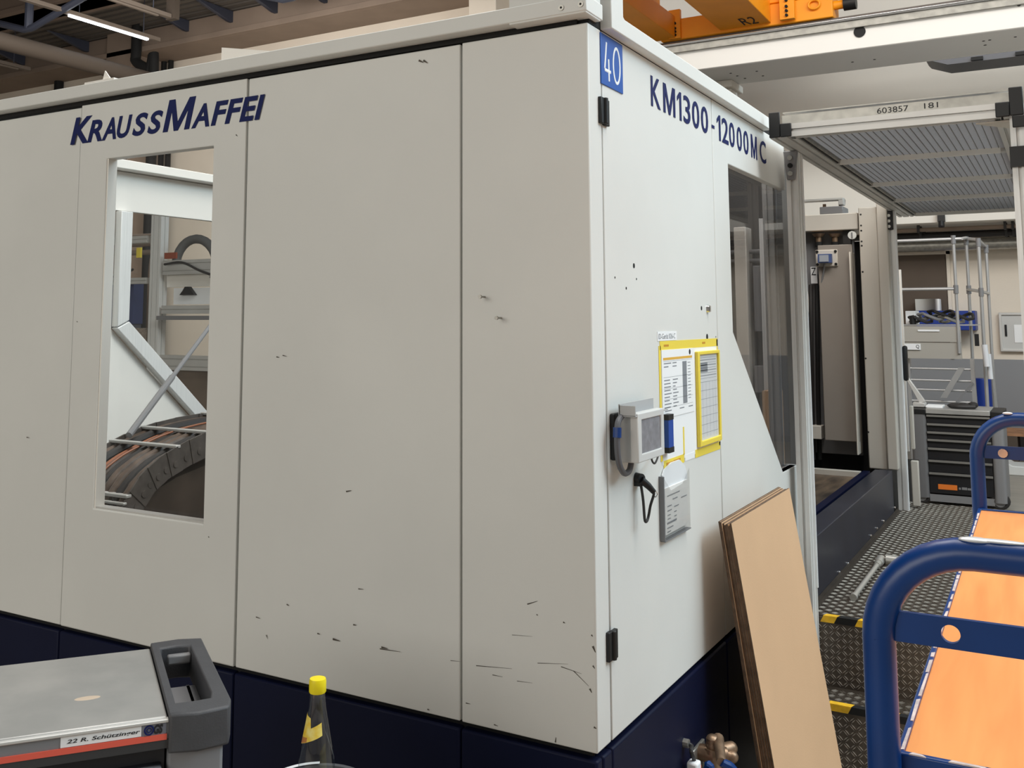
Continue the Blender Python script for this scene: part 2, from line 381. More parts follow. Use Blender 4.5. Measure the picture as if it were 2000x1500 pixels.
# robot gantry beam
zl, zt, y0, y1 = 3.275, 3.41, 4.0, 4.53
t = thing('robot_gantry_beam', 'wide white gantry beam with a bright steel guide rail along its top', 'beam', (-.9, 4.2, 3.27))
part('beam', B().box(-1.3, 6, y0, y1, zl, zt+.02), mat('gantry_white', (214, 212, 208), .5), t, bevel=.008)
part('guide_rail', B().box(-1.3, 6, y0-.012, y0+.14, zt-.002, zt+.045), STEEL, t, bevel=.003)
part('rail_edge', B().box(-1.3, 6, y0-.02, y0+.1, zt+.045, zt+.062), CHROME, t, bevel=.002)
p = at(1679, 62, 'y', y0)
part('round_hole', B().cyl((p.x, y0-.003, p.z), (p.x, y0+.02, p.z), .034, n=28), VOID, t)
p = at(1990, 9, 'y', y0-.002); part('screw', B().cyl((p.x, y0-.004, p.z), (p.x, y0+.01, p.z), .010, n=12), RUBBER, t)
for u, v in ((1478, 139), (1440, 148), (1427, 143), (1490, 148), (1665, 121), (1708, 116), (1921, 80), (1933, 78), (1924, 88), (1983, 72), (1455, 153)):
    p = at(u, v, 'z', zl); part('bore', B().cyl((p.x, p.y, zl-.002), (p.x, p.y, zl+.01), .008, n=8), RUBBER, t)
part('end_bracket', B().box(-1.06, -.86, 4.35, 4.62, zl-.05, zl).box(-1.0, -.88, 4.4, 4.55, zl-.16, zl-.05), BEIGE, t, bevel=.006)
t = thing('cable_tray', 'dark grey cable tray hanging behind the white gantry beam', 'tray', (.8, 6, 3.6))
part('tray', B().prism([(.16, 3.66), (.18, 3.635), (.32, 3.58), (3, 3.58), (3, 3.66)], 'y', 5.98, 6.3), mat('tray_grey', (78, 80, 86), .5), t)
for x in (.48, .77): part('foot', B().box(x, x+.08, 5.96, 6.0, 3.585, 3.61), VOID, t)
part('hanger', B().box(2.4, 2.45, 6.1, 6.15, 3.66, 8.4), STEEL, t)

# ================================================================ THE MACHINE
ZB, ZT, W, D = .664, 2.4026, -3.075, 6.2
t = MC = thing('injection_molding_machine', 'large white injection moulding machine housing on a navy base', 'machine', (-1.5, 2.5, 0))
seams = [-3.075, -1.909, -1.1355, -.370]
G = .0032
hx0, hx1, hz0, hz1 = -1.768, -1.273, 1.0525, 2.2045
part('front_panel', B().box(W, seams[1]-G, .004, .034, ZB, ZT-.006), WHITE, t, bevel=.003)
dr = part('window_door', B().ring([(seams[1]+G, ZB), (seams[2]-G, ZB), (seams[2]-G, ZT), (seams[1]+G, ZT)], [(hx0, hz0), (hx1, hz0), (hx1, hz1), (hx0, hz1)], 'y', 0, .04), WHITE, t, bevel=.003)
part('window_pane', B().box(hx0-.01, hx1+.01, .041, .046, hz0-.01, hz1+.01), GLASS, dr)
part('sill_strip', B().box(hx0, hx1, .006, .04, hz0, hz0+.006), ALUX, dr)
part('lit_reveal_strip', B().box(hx0, hx0+.006, .004, .04, hz0, hz1), WHITE2, dr)  # lighter white paints the lit left reveal
part('front_panel', B().box(seams[2]+G, seams[3]-G, .002, .034, ZB, ZT-.002), WHITE, t, bevel=.003)
ys0, ys1 = .0846, 1.0195
part('corner_panel', B().prism([(seams[3]+G, 0), (0, 0), (0, ys0-G), (-.03, ys0-G), (-.03, .03), (seams[3]+G, .03)], 'z', ZB, ZT), WHITE, t, bevel=.0035)
sd = part('side_door', B().box(-.034, 0, ys0+G, ys1-G, ZB, ZT), WHITE, t, bevel=.003)
for z0 in (2.157, .852):
    h = part('hinge', B().box(-.004, .009, .058, .079, z0, z0+.068).box(-.004, .009, .088, .112, z0-.002, z0+.066).cyl((.009, .0835, z0), (.009, .0835, z0+.068), .0075, n=12), BLACK, sd, bevel=.002)
# window wall of the guard, on both long sides
def guard(xo, xi, nm, m, dy=0):
    pts = [(ys1+G, ZB), (2.06, ZB), (2.06, 1.069), (1.833, 1.069), (1.199, 1.622), (1.196, 2.205), (2.03, 2.205), (2.03, ZT), (ys1+G, ZT)]
    g = part(nm, B().prism([(y+dy, z) for y, z in pts], 'x', xo, xi), m, t, bevel=.003); return g
gp = guard(-.030, 0, 'guard_panel', WHITE)
part('guard_pane', B().prism([(2.1, 1.05), (1.81, 1.05), (1.18, 1.61), (1.18, 2.22), (2.1, 2.22)], 'x', -.037, -.031), GLASSD, gp)
part('guard_sill', B().box(-.045, -.002, 1.833, 2.08, 1.06, 1.069), ALUX, gp)
part('inner_stile', B().prism(slotprof(-.09, -.045, 2.0, 2.045), 'z', .70, 2.36), ALU, gp)
part('inner_stile', B().prism(slotprof(-.09, -.045, 1.13, 1.175), 'z', 1.55, 2.36), ALU, gp)
gf = guard(W, W+.03, 'far_guard_panel', WHITE2, -.095)
part('far_guard_pane', B().prism([(1.955, 1.05), (1.715, 1.05), (1.085, 1.61), (1.085, 2.22), (1.955, 2.22)], 'x', W-.007, W-.001), GLASS, gf)
part('far_front_panel', B().box(W, W+.03, .04, ys1-.095, ZB, ZT), WHITE2, t, bevel=.003)
def bar(p, q, w, dx):
    p, q = V(p), V(q); d = (q-p).normalized(); nn = V((-d.y, d.x))
    return [tuple(p), tuple(q), tuple(q+nn*w), tuple(p+nn*w)]
a0, a1, a2, a3 = (1.196, 2.205), (1.199, 1.622), (1.833, 1.069), (2.03, 1.069)
b = B().prism([(1.109, 2.2), (1.109, 1.627), (1.181, 1.66), (1.181, 2.2)], 'x', W+.03, W+.075)
part('pane_frame', b, ALU, gf, bevel=.004)
b = B().prism([(1.109, 1.622), (1.80, 1.02), (1.845, 1.07), (1.181, 1.655)], 'x', W+.03, W+.075); part('pane_frame', b, ALU, gf, bevel=.004)
part('top_ledge', B().box(W, W+.10, .05, 3.9, ZT+.004, ZT+.05), WHITE2, t, bevel=.004)
part('rear_panel', B().box(W+.03, -.1, D-.03, D, ZB, 2.05), WHITE2, t)
# navy base panels with their own joints
for i in range(4):
    x0 = ([W]+seams[1:])[i]; x1 = (seams[1:]+[0])[i]
    part('base_panel', B().box(x0+.0015, x1-(.0015 if i < 3 else 0), -.002, .03, .02, .648), NAVY, t, bevel=.006)
part('base_panel', B().box(-.03, .002, .032, ys0-.0015, .02, .648), NAVY, t, bevel=.006)
part('base_panel', B().box(-.03, .002, ys0+.0015, ys1, .02, .648), NAVY, t, bevel=.006)
part('base_panel', B().box(-.03, .002, ys1+.003, 2.30, .02, .648), NAVY, t, bevel=.006)
part('base_core', B().box(W+.02, -.032, .032, D-.05, 0, .61), VOID, t)
part('shadow_gap', B().box(W+.02, -.022, .022, .06, .60, .70).box(-.06, -.022, .06, 2.0, .60, .70), VOID, t)
# rail below the open mould gate
part('gate_rail', B().box(-.090, .012, 2.30, 4.52, .40, .738), NAVY2, t, bevel=.004)
for u, v in ((1747, 991.5), (1725, 1018), (1700, 1046.5), (1655, 1101), (1638, 1118), (1712, 1032)):
    p = at(u, v, 'x', .012); part('rail_screw', B().ball((.013, p.y, p.z), .008, n=8), CHROME, t)
# top beams
tb = part('front_beam', B().box(W, .016, -.045, .06, 2.4185, 2.4605), WHITE, t, bevel=.003)
part('beam_bracket', B().box(-.20, .014, -.043, .05, 2.4145, 2.50), WHITE, tb, bevel=.002)
part('under_beam_shade', B().box(W, -.03, .0, .06, 2.404, 2.418), VOID, tb)  # black strip paints the shade under the front beam
for u, v in ((1096, 15), (1134, 8)):
    p = at(u, v, 'y', -.046)
    part('bolt', B().cyl((p.x, -.045, p.z), (p.x, -.0475, p.z), .0075, n=16).cyl((p.x, -.0475, p.z), (p.x, -.0478, p.z), .003, n=8, mi=1), [STEEL, VOID], tb)
sb = part('side_beam', B().prism([(.082, 2.404), (1.70, 2.404), (1.70, 2.450), (.175, 2.450), (.165, 2.455), (.165, 2.53), (.082, 2.53)], 'x', -.02, .03), WHITE, t, bevel=.003)
part('under_beam_shade', B().box(-.05, -.0005, .01, 1.9, 2.4035, 2.43), VOID, sb)  # painted shade below the side beam
part('cable_clip', B().box(-.05, -.01, .07, .2, 2.46, 2.515), RUBBER, t)
part('roof_fin', B().prism([(-2.182, 2.46), (-2.12, 2.46), (-2.128, 2.586), (-2.165, 2.625), (-2.178, 2.586)], 'y', .30, .304), WHITE2, t)
part('roof_fin', B().box(-2.27, -2.10, .29, .42, 2.575, 2.588), WHITE2, t)
part('roof_fin', B().prism([(-1.369, 2.44), (-1.13, 2.44), (-1.13, 2.513), (-1.164, 2.521), (-1.369, 2.561)], 'y', .12, .124), WHITE2, t)
part('cross_rib', B().prism([(.28, 2.41), (.5, 2.41), (.5, 2.52), (.42, 2.52)], 'x', W+.03, W+.05), WHITE2, t)
# lettering
ya = at(1272, 148, 'x', 0); yb = at(1493, 300, 'x', 0)
ONE = [(.55, 0), (1, 0), (1, 1), (.62, 1), (0, .80), (0, .64), (.55, .81)]
MPOLY = [(0, 0), (.17, 0), (.17, .68), (.43, 0), (.57, 0), (.83, .68), (.83, 0), (1, 0), (1, 1), (.78, 1), (.5, .27), (.22, 1), (0, 1)]
for ch, u0, u1 in (('K', 1272, 1290.7), ('M', 1296, 1319), ('1', 1323, 1331), ('3', 1335, 1348.3), ('0', 1351.8, 1365.6), ('0', 1369, 1382.5), ('-', 1389, 1394.7), ('1', 1399.5, 1406.5), ('2', 1409, 1421.5), ('0', 1423, 1433.6), ('0', 1437.8, 1447.4), ('0', 1450.5, 1460.2), ('M', 1465, 1476.3), ('C', 1481.8, 1493.6)):
    y_0, y_1 = at(u0, 240, 'x', 0).y, at(u1, 240, 'x', 0).y; pr_ = sd if y_1 < ys1 else gp
    if ch in 'M1': part('model_lettering', B().prism([(y_0+(y_1-y_0)*q_[0], 2.272+.089*q_[1]) for q_ in (MPOLY if ch == 'M' else ONE)], 'x', .0006, .0014), NAVYINK, pr_)
    else: text('model_lettering', ch, (.0012, y_0, 2.272 if ch != '-' else 2.303), (0, 1, 0), (0, 0, 1), y_1-y_0, .089 if ch != '-' else .011, NAVYINK, pr_, bold=.014)
XV, ZV = (1, 0, 0), (0, 0, 1)
ylg = -.0012
def logo(s, u0, v0, u1, h, **k):
    p, q = at(u0, v0, 'y', 0), at(u1, v0, 'y', 0); return text('maker_lettering', s, (p.x, ylg, 2.268), XV, ZV, q.x-p.x, h, NAVYINK, dr, shear=.26, **k)
for ch, u0, u1 in (('K', 138.6, 180), ('R', 171.6, 200.4), ('A', 199.5, 227.4), ('U', 228.6, 258), ('S', 258.6, 288.6), ('S', 288, 318), ('A', 373.5, 408.6), ('F', 411.6, 445.5), ('F', 438.6, 474), ('E', 467, 503), ('I', 496.5, 516.5)):
    logo(ch, u0, 255, u1, .094 if ch == 'K' else .076, bold=.03)
mx0, mx1 = at(318, 258, 'y', 0).x, at(383, 200, 'y', 0).x-.104*.26
mw = mx1-mx0; st_ = .24
MP = [(0, 0), (.19, 0), (.19, .62), (.42, 0), (.58, 0), (.81, .62), (.81, 0), (1, 0), (1, 1), (.77, 1), (.5, .28), (.23, 1), (0, 1)]
me_ = B().prism([(mx0+mw*x+.104*z*.26, 2.268+.104*z) for x, z in MP], 'y', ylg, ylg+.0008); part('maker_lettering', me_, NAVYINK, dr)
# number sign
sg = part('number_sign', B().box(0, .003, .074, .222, 2.262, 2.396), SIGNB, t, bevel=.001, label='blue number sign')
b = B()
def stroke(pts, wd=.0085):
    P = [V((.0042, y, z)) for y, z in pts]; b.tube(P, wd/2, 8)
stroke([(.111, 2.377), (.098, 2.306), (.098, 2.303), (.137, 2.303)]); stroke([(.124, 2.335), (.126, 2.277)])
b.tube([(.0042, .178+.023*math.cos(a*PI/12), 2.329+.047*math.sin(a*PI/12)) for a in range(24)], .0042, 8, closed=True)
for v in b.bm.verts: v.co.x = .0032+(v.co.x-.0042)*.2
part('digits', b, PAPER, sg)
# small bores, screws and marks on the sheet metal
for u, v, r in ((1238, 519, .007), (1243, 545, .003), (1201, 542, .003), (1223, 563, .004), (1370, 602, .007), (1381, 658, .010), (1398, 658, .003)):
    p = at(u, v, 'x', 0); part('bore', B().cyl((.0004, p.y, p.z), (-.004, p.y, p.z), r, n=12), VOID, sd if p.y < ys1 else gp)
p = at(1384, 603, 'x', .004); part('turn_latch', B().cyl((0, p.y, p.z), (.008, p.y, p.z), .013, .011, n=20).box(.008, .011, p.y-.003, p.y+.003, p.z-.009, p.z+.009), CHROME, sd)
for u, v in ((947, 580), (979, 621)):
    p = at(u, v, 'y', 0); part('standing_screw', B().cyl((p.x, 0, p.z), (p.x, -.022, p.z), .0025, n=8).cyl((p.x, -.022, p.z), (p.x, -.028, p.z), .005, n=10), STEEL, t)
b = B()
def mark(u0, v0, u1, v1, wd=.002):
    p, q = at(u0, v0, 'y', 0), at(u1, v1, 'y', 0); d = (q-p); d.normalize(); s_ = V((-d.z, 0, d.x))*wd/2
    for k in (p, q): k.y = -.0006
    b.poly([p-s_, q-s_*.3, q+s_*.3, p+s_])
random.seed(11)
for u, v, du, dv, wd in ((818, 118, 9, 4, .006), (827, 118, 8, 5, .006), (540, 697, 5, 1, .004), (552, 694, 8, 2, .003), (676, 960, 10, -2, .004), (650, 1248, 14, 4, .006), (742, 1267, 40, 6, .003), (745, 1264, 12, 3, .005), (930, 1300, 70, 6, .002), (962, 1318, 20, 4, .002), (1030, 1180, 20, -6, .003), (1096, 1302, 40, 14, .002), (1120, 1310, 30, 30, .002), (1050, 1295, 60, 2, .0015), (520, 1240, 3, 8, .003), (560, 1180, 4, 3, .004), (700, 1150, 10, 1, .003), (1100, 1215, 4, 2, .004), (1085, 1450, 1, -10, .004), (1158, 1262, 5, 12, .006), (1152, 1345, 4, 8, .005), (1160, 1420, 5, 3, .005), (1155, 1240, 3, 3, .004), (1158, 1300, 4, 6, .004), (1048, 1200, 3, 2, .003), (620, 1237, 5, 2, .004), (690, 1220, 6, 1, .004), (52, 854, 4, 1, .004), (150, 628, 2, 1, .003), (407, 1048, 2, 2, .004), (461, 263, 3, 3, .004), (500, 1205, 8, 3, .003), (835, 1385, 4, 2, .004), (965, 1415, 8, 3, .003), (910, 1373, 9, 2, .003), (1010, 1330, 30, 4, .0015), (880, 1290, 20, 2, .0015), (1000, 1240, 40, 3, .0012)):
    mark(u, v, u+du, v+dv, wd)
part('scuff_marks', b, mat('scuff', (84, 78, 70), .8), t, kind='stuff')
# ---- inside the machine
zc = lambda y: y
prof = [(.06, .70), (.10, .93), (.145, 1.03), (.21, 1.115), (.29, 1.168), (.38, 1.202), (.51, 1.238), (.70, 1.262), (1.0, 1.27), (1.6, 1.27)]
CH = thing('energy_chain', 'curved energy chain full of dark hoses behind the machine window', 'cable carrier', (-1.97, .5, .70))
pp = smooth([(0, y, z) for y, z in prof], 4)
nh = 9
for i in range(nh):
    x = -2.14 + .34*(i+.5)/nh; dz = random.uniform(-.006, .004)
    part('hose', B().tube([(x+random.uniform(-.002, .002), p.y, p.z-.022+dz) for p in pp], .0175 if i not in (2,) else .010, 8), [HOSE, RUBBER, HOSE, HOSE, RUBBER, HOSE, HOSE, RUBBER, HOSE][i] if i != 2 else HOSEO, CH)
part('loose_cable', B().tube([(-2.02+.1*p.y, p.y, p.z-.002) for p in pp[4:]], .004, 6), HOSEO, CH)
for x in (-1.80, -2.145):
    for k in range(1, len(pp)-1, 2):
        p, q = pp[k-1], pp[min(k+1, len(pp)-1)]; d = (q-p); d.normalize(); nn = V((0, d.z, -d.y)); L = (q-p).length*1.06; c = (p+q)/2
        b = B(); hgt = .085
        P = [c - d*L/2+nn*(-.006), c+d*L/2+nn*(-.006), c+d*L/2+nn*hgt, c-d*L/2+nn*hgt]
        off = .003 if (k//2) % 2 else 0
        b.prism([(w_.y, w_.z) for w_ in P], 'x', x+off, x+.007+off); m0 = c+nn*.05
        b.cyl((x+.007+off, m0.y, m0.z), (x+.010+off, m0.y, m0.z), .012, n=10)
        part('chain_link', b, mat('chain_grey', (84, 78, 74), .55, var=.2, scale=30), CH)
for (ty, tz), sc in (((.165, 1.062), 1), ((.382, 1.205), 1), ((.53, 1.242), 1), ((.85, 1.27), 1)):
    part('cross_bar', B().box(-2.15, -1.79, ty-.012, ty+.012, tz-.004, tz+.008), ALUX, CH, bevel=.003)
part('cross_bar', B().box(-2.15, -1.79, .142, .158, 1.036, 1.046), ALUX, CH, bevel=.003)
p, q = at(252, 850, 'y', .40), at(408, 640, 'y', 1.0)
o = part('strut_rod', B().tube([p, p+(q-p)*.5, p+(q-p)*.51, q+(q-p)*.3], [.013, .013, .0095, .0095], 10), MGREY); tag(o, 'grey telescopic strut rising diagonally above the energy chain', 'rod')
part('drip_tray', B().box(-2.9, -.2, .1, 2.5, .62, .68), mat('oily_tray', (74, 68, 62), .5, var=.3, scale=4), t)
# clamp unit seen through the open gate
Y = 4.56
def gx(u, v, y=Y): return at(u, v, 'y', y)
a_, b_ = gx(1676, 405), gx(1709, 905)
part('platen_post', B().box(gx(1676, 412).x, gx(1711, 404).x, Y, Y+.5, .735, gx(1690, 405).z), BEIGE, t, bevel=.006)
part('platen_post_cover', B().box(gx(1712, 404).x, gx(1731, 396).x, Y-.02, Y+.35, .739, gx(1720, 396).z), BEIGE, t, bevel=.006)
part('platen_guide', B().box(gx(1664, 500).x, gx(1676, 880).x, Y-.05, Y+.1, gx(1690, 888).z, gx(1670, 492).z), BEIGE, t, bevel=.006)
for v in (419, 440.5, 450.5, 471.5, 480, 531, 700, 844):
    p = gx(1681 + (v-419)*.035, v); part('bore', B().cyl((p.x, Y-.001, p.z), (p.x, Y+.005, p.z), .006, n=10), RUBBER, t)
x0, x1 = gx(1570, 430).x-.3, gx(1674, 430).x
part('platen_header', B().box(x0, x1, Y+.02, Y+.4, gx(1640, 449).z, gx(1640, 416).z), BEIGE, t, bevel=.006)
x0, x1 = gx(1588, 400).x, gx(1640, 400).x
part('header_block', B().box(x0+.02, x1, Y+.1, Y+.3, gx(1640, 414).z, gx(1640, 399).z), MGREY, t, bevel=.005)
part('header_rail', B().box(gx(1560, 385).x-.2, x1, Y+.12, Y+.2, gx(1640, 386).z, gx(1640, 381.5).z).box(x1-.03, x1, Y+.12, Y+.2, gx(1640, 396).z, gx(1640, 386).z), ALUX, t, bevel=.003)
for u in (1598, 1630): part('pin', B().cyl((gx(u, 397).x, Y+.2, gx(u, 400).z), (gx(u, 397).x, Y+.2, gx(u, 393).z), .011, n=10), BRASS, t)
part('recess_back', B().box(gx(1560, 460).x-.4, gx(1662, 460).x, Y+.10, Y+.13, .80, gx(1600, 449).z), MGREY, t)
part('recess_box', B().box(gx(1643, 460).x, gx(1658, 460).x, Y+.05, Y+.1, gx(1650, 482).z, gx(1650, 449).z), RUBBER, t)
for u in (1597, 1629):
    p0, p1, p2 = gx(u-1, 456), gx(u, 468), gx(u+1, 481)
    part('hose_fitting', B().cyl((p1.x, Y+.03, p0.z), (p1.x, Y+.03, p0.z-.02), .042, .026, n=14).cyl((p1.x, Y+.03, p0.z-.02), (p1.x, Y+.03, p2.z), .018, n=12).cyl((p1.x, Y+.03, p2.z+.03), (p1.x, Y+.03, p2.z), .024, n=12, mi=1), [BRASS, VOID], t)
jb = part('junction_box', B().box(gx(1594, 505).x, gx(1637, 505).x, Y-.02, Y+.04, gx(1615, 521).z, gx(1615, 488).z), BEIGE, t, bevel=.006)
part('blue_plug', B().box(gx(1601, 505).x, gx(1627, 505).x, Y-.06, Y-.02, gx(1615, 514).z, gx(1615, 497).z).box(gx(1604, 505).x, gx(1622, 505).x, Y-.064, Y-.06, gx(1615, 512).z, gx(1615, 499).z, 1), [mat('plug_blue', (70, 90, 140), .5), mat('plug_label', (160, 166, 176), .6)], jb)
for u, v in ((1597, 492), (1633, 491), (1598, 517), (1634, 516)):
    p = gx(u, v); part('screw', B().cyl((p.x, Y-.02, p.z), (p.x, Y-.025, p.z), .009, n=10), VOID, jb)
part('plug_cable', B().tube(smooth([(gx(1613, 520).x, Y-.04, gx(1613, 516).z), (gx(1610, 530).x, Y-.02, gx(1610, 530).z), (gx(1603, 560).x, Y+.0, gx(1603, 560).z)]), .006, 8), MGREY, t)
p = gx(1666, 460); part('pull_disc', B().cyl((p.x, Y-.02, p.z), (p.x, Y-.035, p.z), .026, n=24).box(p.x-.004, p.x+.004, Y-.04, Y-.035, p.z-.018, p.z+.018, 1), [WHITE, MGREY], t)
part('grey_cover', B().box(gx(1602, 600).x, gx(1672, 600).x-.01, Y-.01, Y+.03, gx(1640, 861).z, gx(1640, 478).z), mat('warm_grey_cover', (150, 142, 134), .5, var=.05, scale=2), t, bevel=.004)
part('tie_block', B().box(gx(1560, 600).x-.3, gx(1604, 845).x, Y+.0, Y+.2, gx(1600, 858).z, gx(1600, 832).z), BEIGE, t, bevel=.004)
part('painted_void', B().box(gx(1560, 700).x-1.6, gx(1700, 700).x, Y+.14, Y+.18, .60, gx(1640, 470).z), VOID, t)  # black sheet stands in for the unlit void
p = gx(1587, 540); part('white_tag', B().box(gx(1579, 520).x, gx(1593, 553).x, Y+.06, Y+.07, gx(1590, 553).z, gx(1590, 520).z), PAPER, t)
text('mark', 'Z', (gx(1581, 537).x, Y+.059, gx(1581, 537).z), XV, ZV, .03, .05, INKB, t)
for k, (u, m_) in enumerate(((1580, RUBBER), (1592, VOID))):
    part('hydraulic_hose', B().tube(smooth([(gx(u, 560).x, Y+.06, gx(u, 556).z), (gx(u+3, 640).x, Y+.02, gx(u, 640).z), (gx(u+2, 760).x, Y+.06, gx(u, 760).z), (gx(u+4, 900).x, Y+.08, gx(u, 900).z)]), .014, 10), m_, t)
part('white_hose_sleeve', B().tube(smooth([(gx(1577, 560).x, Y-.1, gx(1577, 556).z), (gx(1581, 590).x, Y-.1, gx(1581, 585).z), (gx(1580, 640).x, Y-.1, gx(1580, 640).z), (gx(1577, 700).x, Y-.1, gx(1577, 690).z)]), .016, 10), WHITE2, t)
BED = mat('streaked_bed_steel', (132, 112, 92), .45, .3, var=.4, scale=3, stretch=(5, .8, 1), dark=(62, 54, 48))
part('bed_plate', B().box(-1.4, -.15, 2.3, 4.4, .66, .70), BED, t)
part('bed_edge', B().box(-1.4, -.16, 4.4, 4.46, .66, .73), BEIGE, t)
part('bed_side', B().box(-.155, -.115, 2.3, 4.5, .5, .728), NAVY, t)
part('under_chain_fill', B().prism([(.17, .70), (.20, .98), (.28, 1.055), (.40, 1.095), (.60, 1.13), (1.0, 1.15), (1.7, 1.15), (1.7, .70)], 'x', -2.16, -1.815), mat('under_chain_brown', (70, 60, 53), .45, .2, var=.4, scale=6), t)  # dark block added to fill the shaded void under the chain
mpl = part('platen_backdrop', B().box(-2.5, -.33, 3.25, 3.75, .70, 2.62), mat('platen_dark', (74, 72, 70), .55, var=.2, scale=3), t, bevel=.01)  # dark block added behind the side pane, raised to darken it
part('platen_column', B().box(-.535, -.470, 3.13, 3.25, .75, 2.16), BEIGE, mpl, bevel=.004)
part('platen_column', B().prism(slotprof(-.395, -.335, 3.12, 3.2, 1, 1), 'z', .72, 2.20), ALU, mpl)
part('platen_column', B().prism(slotprof(-.62, -.575, 3.15, 3.2, 1, 1), 'z', .72, 2.20), ALU, mpl)
part('platen_box', B().box(-.44, -.40, 3.14, 3.25, 1.6, 1.95).box(-.45, -.40, 3.14, 3.25, 1.28, 1.42), MGREY, mpl, bevel=.004)
for z in (1.98, 2.03): part('platen_pipe', B().cyl((-.9, 3.2, z), (-.33, 3.2, z), .012, n=10), MGREY, mpl)
part('warm_cover', B().box(-.375, -.30, 3.0, 3.12, .78, 1.30), CARD, mpl)
# deflector plate in the bed seen low in the window
for k, (yy, zz) in enumerate(((.3, .92), (.5, .85))):
    part('deflector', B().poly([(-1.75, yy, .72), (-1.25, yy, .72), (-1.25, yy+.5, zz+.1), (-1.75, yy+.5, zz)]), mat('oily_sheet', (66, 58, 52), .5, .2, var=.3, scale=5), t)

# ================================================================ NEIGHBOURING WORKSTATION (through the window)
t = thing('neighbour_guard_frame', 'aluminium guard frame of the next machine seen through the window', 'frame', (-6.3, 4.7, 0))
part('upright', B().prism(slotprof(-6.80, -6.66, 4.68, 4.78, 2, 1), 'z', 0, 2.75), ALU, t)
part('upright', B().prism(slotprof(-5.3, -5.2, 4.68, 4.78), 'z', 0, 2.75), ALU, t)
part('cross_rail', B().prism(slotprof(4.68, 4.78, 2.10, 2.24, 1, 2), 'x', -6.62, -5.3), ALUX, t)
part('cross_rail', B().prism(slotprof(4.68, 4.78, 1.72, 1.80), 'x', -6.62, -5.3), ALUX, t)
part('cross_rail', B().prism(slotprof(4.68, 4.78, 1.18, 1.32, 1, 2), 'x', -6.62, -5.3), ALUX, t)
part('fascia', B().box(-6.62, -5.3, 4.74, 4.78, 1.98, 2.10), WHITE2, t); part('shelf_edge', B().box(-6.62, -5.3, 4.62, 4.9, 1.66, 1.70), MGREY, t)
part('cross_rail', B().prism(slotprof(4.68, 4.78, 2.43, 2.50), 'x', -7.6, -6.86), ALUX, t); part('cross_rail', B().prism(slotprof(4.68, 4.78, 2.02, 2.08), 'x', -7.6, -6.86), ALUX, t)
part('perforated_sheet', B().box(-7.6, -6.86, 4.72, 4.74, .7, 1.58), mat('mesh_grey', (150, 140, 130), .6, var=.4, scale=120), t)
part('lower_panel', B().box(-6.62, -5.3, 4.74, 4.76, .2, 1.18), mat('smoked_brown', (110, 96, 84), .6, var=.2, scale=3), t)
part('warning_label', B().box(-6.98, -6.92, 4.66, 4.68, 2.28, 2.38), YEL, t); part('warning_label', B().box(-6.58, -6.42, 4.66, 4.68, 2.255, 2.315), mat('rust_label', (150, 74, 50), .6), t)
t = thing('clipboard', 'white clipboard with a black clip on the shelf behind the window', 'clipboard', (-6.2, 4.6, 1.81))
part('board', B().box(-6.52, -5.95, 4.74, 4.75, 1.81, 1.97), PAPER, t); part('clip', B().prism([(-6.4, 1.90), (-6.2, 1.90), (-6.24, 1.94), (-6.28, 1.98), (-6.33, 1.98), (-6.36, 1.94)], 'y', 4.70, 4.74), BLACK, t)
c = at(383, 515, 'y', 4.75)
o = part('suction_hose', B().tube([(c.x+.27*math.cos(a), 4.75+.05*math.sin(a), c.z-.02+.26*math.sin(a)-.06*math.cos(a)) for a in [(-.3+(PI+.6)*i/16) for i in range(17)]], .045, 12), mat('hose_grey', (96, 96, 96), .6)); tag(o, 'loop of ribbed grey hose on the guard frame behind the window', 'hose')
o = part('blue_machine_block', B().box(-7.95, -7.22, 4.85, 4.98, 1.62, 2.06).box(-7.95, -7.24, 4.85, 4.98, 0, 1.62, 1), [mat('dull_blue', (72, 84, 128), .6), mat('dull_grey_blue', (104, 106, 116), .6)]); tag(o, 'dull blue machine block behind the left bay of the guard frame', 'machine')
for k, (z, r) in enumerate(((2.60, .035), (2.68, .035), (2.50, .03))):
    o = part('bent_pipe', B().tube(smooth([(-10.5, 5.6, z-.08), (-8.0, 5.6, z-.08), (-7.78, 5.6, z-.12), (-7.70-.06*k, 5.6, z-.4), (-7.70-.06*k, 5.6, 0)]), r, 10), BROWNB)
    tag(o, ('upper middle brown pipe bending down behind the guard frame', 'topmost brown pipe bending down behind the guard frame', 'lowest brown pipe bending down behind the guard frame')[k], 'pipe', 'bent pipes behind the guard frame')
o = part('cable', B().tube(smooth([(-6.55, 4.64, 2.2), (-6.3, 4.63, 2.21), (-6.05, 4.64, 2.12), (-5.7, 4.64, 2.03)]), .012, 8), RUBBER); tag(o, 'black cable sagging over the guard frame rail behind the window', 'cable')
o = part('robot_gripper', B().box(-7.35, -7.2, 4.55, 4.7, 2.05, 2.12).tube(smooth([(-7.3, 4.6, 2.3), (-7.28, 4.58, 2.16), (-7.15, 4.58, 2.08), (-6.95, 4.6, 2.16)]), .012, 8, mi=1), [STEEL, RUBBER]); tag(o, 'small steel valve with a black hose in the left bay of the guard frame', 'valve')

